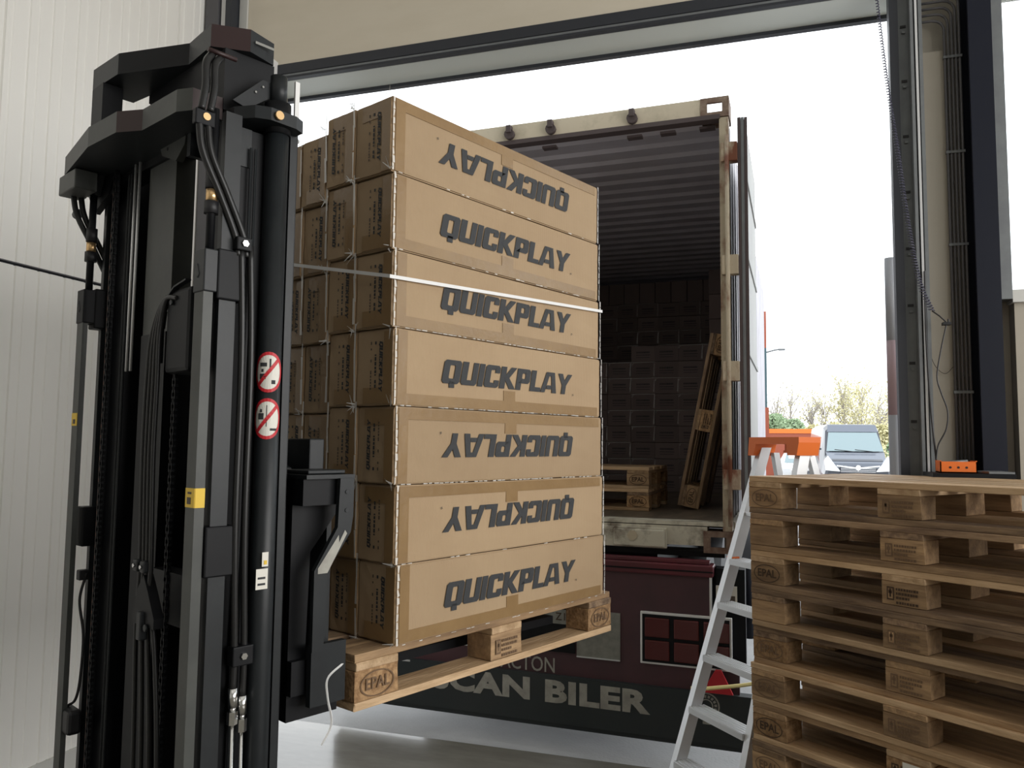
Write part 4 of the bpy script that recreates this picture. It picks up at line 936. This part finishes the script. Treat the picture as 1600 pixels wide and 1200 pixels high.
for sg2 in (-1, 1):
    MB().prism([(sg2 * .50, 1.02), (sg2 * .93, 1.05), (sg2 * .97, 1.35), (sg2 * .86, 1.50), (sg2 * .66, 1.22)], 1, -.05, .10, 'clearlens').build('headlight', 'clearlens', VN)
    m_ = V('mirror_arm', 'vandark', sg2 * .98 if sg2 > 0 else -1.15, 1.15 if sg2 > 0 else -.98, .62, .68, 1.68, 1.74)
    V('wing_mirror', 'vandark', sg2 * 1.10 if sg2 > 0 else -1.28, 1.28 if sg2 > 0 else -1.10, .58, .72, 1.60, 1.92, bev=.03)
    for y_ in (.75, 4.2): MB().tube([(sg2 * .75, y_, .34), (sg2 * 1.0, y_, .34)], .34, 'rubber', 20).build('wheel', 'rubber', VN)
V('grille', 'vandark', -.52, .52, -.075, -.04, .98, 1.18, bev=.01)
for z_ in (1.01, 1.06, 1.11): V('grille_bar', 'alu', -.5, .5, -.085, -.076, z_, z_ + .015)
MB().poly([(-.62, -.08, 1.22), (-.08, -.08, 1.16), (0, -.08, 1.10), (.08, -.08, 1.16), (.62, -.08, 1.22), (.62, -.08, 1.18), (.08, -.08, 1.11), (0, -.08, 1.04), (-.08, -.08, 1.11), (-.62, -.08, 1.18)], 'chrome').build('chrome_bar', 'chrome', VN)
MB().tube([(0, -.09, 1.15), (0, -.10, 1.15)], .075, 'chrome', 16).build('badge', 'chrome', VN)
V('bumper', 'vandark', -.97, .97, -.10, .1, .34, .94, bev=.05)
for a, b in (((-.6, .50, 1.70), (.0, .46, 1.63)), ((.0, .50, 1.70), (.6, .46, 1.63))): MB().tube([a, b], .012, 'rubber', 5).build('wiper', 'rubber', VN)
# white car
CR = thing('car', 'white car with yellow number plate parked beside the van', 'car', (1.55, 33.5, -.02), (0, 0, .02))
loftbody([(.0, .80, .70, .3, .85), (.2, .86, .74, .25, 1.0), (.6, .88, .70, .25, 1.12), (1.1, .88, .62, .25, 1.62), (1.6, .88, .62, .25, 1.70), (3.6, .88, .60, .25, 1.60), (4.1, .85, .66, .3, 1.05)], 'car_body', 'white', CR)
MB().poly([(-.70, .60, 1.14), (.70, .60, 1.14), (.58, 1.08, 1.57), (-.58, 1.08, 1.57)]).build('windscreen', 'glass', CR)
bx('number_plate', 'yellow', CR, -.26, .26, -.03, -.005, .55, .67); bx('grille', 'vandark', CR, -.45, .45, -.02, .02, .72, .84)
for sg2 in (-1, 1):
    bx('headlight', 'clearlens', CR, sg2 * .5 if sg2 > 0 else -.8, .8 if sg2 > 0 else -.5, -.02, .08, .72, .90)
    for y_ in (.8, 3.3): MB().tube([(sg2 * .65, y_, .31), (sg2 * .88, y_, .31)], .31, 'rubber', 18).build('wheel', 'rubber', CR)
# orange skip, coloured building corner, white trailer
o = MB().box(-1.2, 2.2, 38, 40.4, 0, 2.55, 'orangered').box(-1.25, 2.25, 37.95, 38, 2.4, 2.6, 'orange'); o = o.build('skip_container', 'orangered', None, (0, 0, -.02)); tag(o, 'orange skip container standing behind the white car', 'container')
bl = thing('building_fin', 'tall narrow building edge clad orange and teal beside the container door', 'building', (0, 20, -.02))
bx('orange_base', 'orangered', bl, -.55, .155, 0, 3, 0, 2.7); bx('teal_cladding', 'teal', bl, -.55, .12, 0, 3, 2.7, 4.15); bx('orange_top_band', 'orangered', bl, -.55, .12, 0, 3, 4.15, 5.05)
MB().tube([(.12, .1, 4.05), (.3, .1, 4.1), (.46, .1, 4.12)], .02, 'guide', 6).box(.4, .55, .05, .15, 4.09, 4.13, 'guide').build('lamp_arm', 'guide', bl)
tr = thing('trailer', 'white framed trailer seen past the folded container door', 'trailer', (0, 11.2, -.02))
bx('trailer_body', 'contwhite', tr, -2.5, -.04, 0, 5, 1.0, 3.9)
for z_ in (1.35, 2.1, 2.85): 
    MB().prism([(-.30, z_), (-.05, z_ - .2), (-.05, z_ + .35), (-.30, z_ + .45)], 1, -.012, -.001, 'dusty').build('frame_recess', 'dusty', tr)
for y_ in (.6, 4.2): MB().tube([(-2.4, y_, .5), (-.1, y_, .5)], .5, 'rubber', 18).build('wheel_axle', 'rubber', tr)
bx('chassis', 'black', tr, -2.3, -.2, .1, 4.9, .7, .99)
# house
hs = thing('house', 'pale gabled house faint behind the trees', 'house', (12.3, 70, -.02))
MB().prism([(-3, 0), (3, 0), (3, 4.2), (0, 7.6), (-3, 4.2)], 1, 0, 8, 'brick').build('house_walls', 'brick', hs)
MB().prism([(-3.4, 3.9), (0, 7.85), (3.4, 3.9), (3.4, 4.15), (0, 8.15), (-3.4, 4.15)], 1, -.4, 8.4, 'white').build('house_roof', 'white', hs)
for x_ in (-1.1, .5): bx('house_window', 'glass', hs, x_, x_ + .7, -.05, 0, 3.4, 4.8)
# trees
def tree(x, y, h, sp, leaf, n, seed, label, cat='tree', bare=False):
    r = random.Random(seed); t = thing('tree', label, cat, (x, y, -.02))
    mb = MB(); tips = []
    mb.tube([(0, 0, 0), (r.uniform(-.1, .1), 0, h * .35), (r.uniform(-.2, .2), 0, h * .75)], [.14, .1, .03], 'twig', 6)
    for k in range(26):
        z = h * r.uniform(.2, .72); a = r.uniform(0, 6.28); l = sp * r.uniform(.4, 1) * (1 - .4 * z / h); e = Vector((math.cos(a) * l, math.sin(a) * l, z + h * r.uniform(.1, .3)))
        mb.tube([(0, 0, z), Vector((0, 0, z)).lerp(e, .5) + Vector((0, 0, .1)), e], [.035, .02, .008], 'twig', 4); tips.append((Vector((0, 0, z)), e))
        for q in range(7):
            s0 = Vector((0, 0, z)).lerp(e, r.uniform(.3, 1)); e2_ = s0 + Vector((r.uniform(-.5, .5), r.uniform(-.5, .5), r.uniform(.1, .8))); mb.tube([s0, e2_], [.012, .005], 'twig', 3); tips.append((s0, e2_))
    mb.build('trunk_and_branches', 'twig', t)
    mb = MB()
    for k in range(n):
        a, b = r.choice(tips); p = a.lerp(b, r.uniform(.3, 1.1)) + Vector((r.gauss(0, .22), r.gauss(0, .22), r.gauss(0, .2))); s = r.uniform(.03, .08)
        u = Vector((r.gauss(0, 1), r.gauss(0, 1), r.gauss(0, 1))).normalized(); v = u.orthogonal().normalized()
        mb.poly([p - u * s, p + v * s, p + u * s, p - v * s])
    o = mb.build('foliage', leaf, t); o['kind'] = 'stuff'
def pos(u, d):   # direction of the view line, distance in metres
    k = (u - 800) / 1230.55; X, Z = k * d, d; return X * ca_ - Z * sa_, X * sa_ + Z * ca_
for i, (u, d, h, sp, lf, n, lab) in enumerate((
    (1214, 52, 6.0, 1.1, 'leafY', 260, 'bare thin tree beside the teal building edge'),
    (1236, 56, 6.9, 1.3, 'leafY', 300, 'twiggy nearly bare tree above the ladder top'),
    (1268, 50, 5.6, 1.0, 'leafY', 350, 'slim budding tree between orange skip and van'),
    (1288, 58, 6.4, 1.3, 'leafY', 500, 'thin budding tree above the darker side of the van'),
    (1318, 50, 7.0, 1.5, 'leafY', 1800, 'yellow-green leafing tree above the van roof'),
    (1345, 52, 6.8, 1.6, 'leafY', 2000, 'widest yellow-green tree above the van, nearer the house'),
    (1372, 56, 6.8, 1.3, 'leafY', 600, 'sparse tree beside the jamb reveal post'),
    (1392, 54, 6.9, 1.3, 'leafY', 900, 'tree peeking out next to the dock door jamb'))):
    x, y = pos(u, d); tree(x, y, h, sp, lf, n, 50 + i, lab)
def bush(u, d, w0, h, lf, n, seed, label):
    r = random.Random(seed); x, y = pos(u, d); t = thing('bush', label, 'bush', (x, y, -.02)); mb = MB()
    for k in range(n):
        a = r.uniform(0, 6.28); q = math.sqrt(r.random()); zz = r.random(); rad = w0 * math.sqrt(max(.05, 1 - (zz * 1.0) ** 2)); p = Vector((math.cos(a) * q * rad, math.sin(a) * q * rad * .6, h * zz)); s = r.uniform(.05, .12)
        u_ = Vector((r.gauss(0, 1), r.gauss(0, 1), r.gauss(0, 1))).normalized(); v = u_.orthogonal().normalized(); mb.poly([p - u_ * s, p + v * s, p + u_ * s, p - v * s])
    o = mb.build('foliage', lf, t); o['kind'] = 'stuff'
    MB().tube([(0, 0, 0), (0, 0, h * .7)], .06, 'twig', 5).build('stem', 'twig', t)
bush(1212, 44, 1.5, 3.6, 'leafG', 3400, 1, 'dark green bush beneath the bare thin trees')
bush(1240, 49, 1.6, 3.5, 'leafG', 3400, 2, 'green bush above the orange skip')
bush(1272, 44, 1.5, 3.0, 'leafY', 2800, 3, 'yellow-green bush between orange skip and van')
bush(1308, 49, 1.7, 3.3, 'leafY', 3000, 4, 'olive bush behind the van roof')
bush(1345, 44, 1.6, 2.9, 'leafY', 3000, 5, 'olive bush behind the van, close to the jamb reveal post')
bush(1380, 49, 1.6, 3.2, 'leafY', 3000, 6, 'yellowish bush between van mirror and jamb reveal post')
bush(1398, 44, 1.0, 2.2, 'leafG', 1800, 7, 'small green bush beside the jamb reveal post')
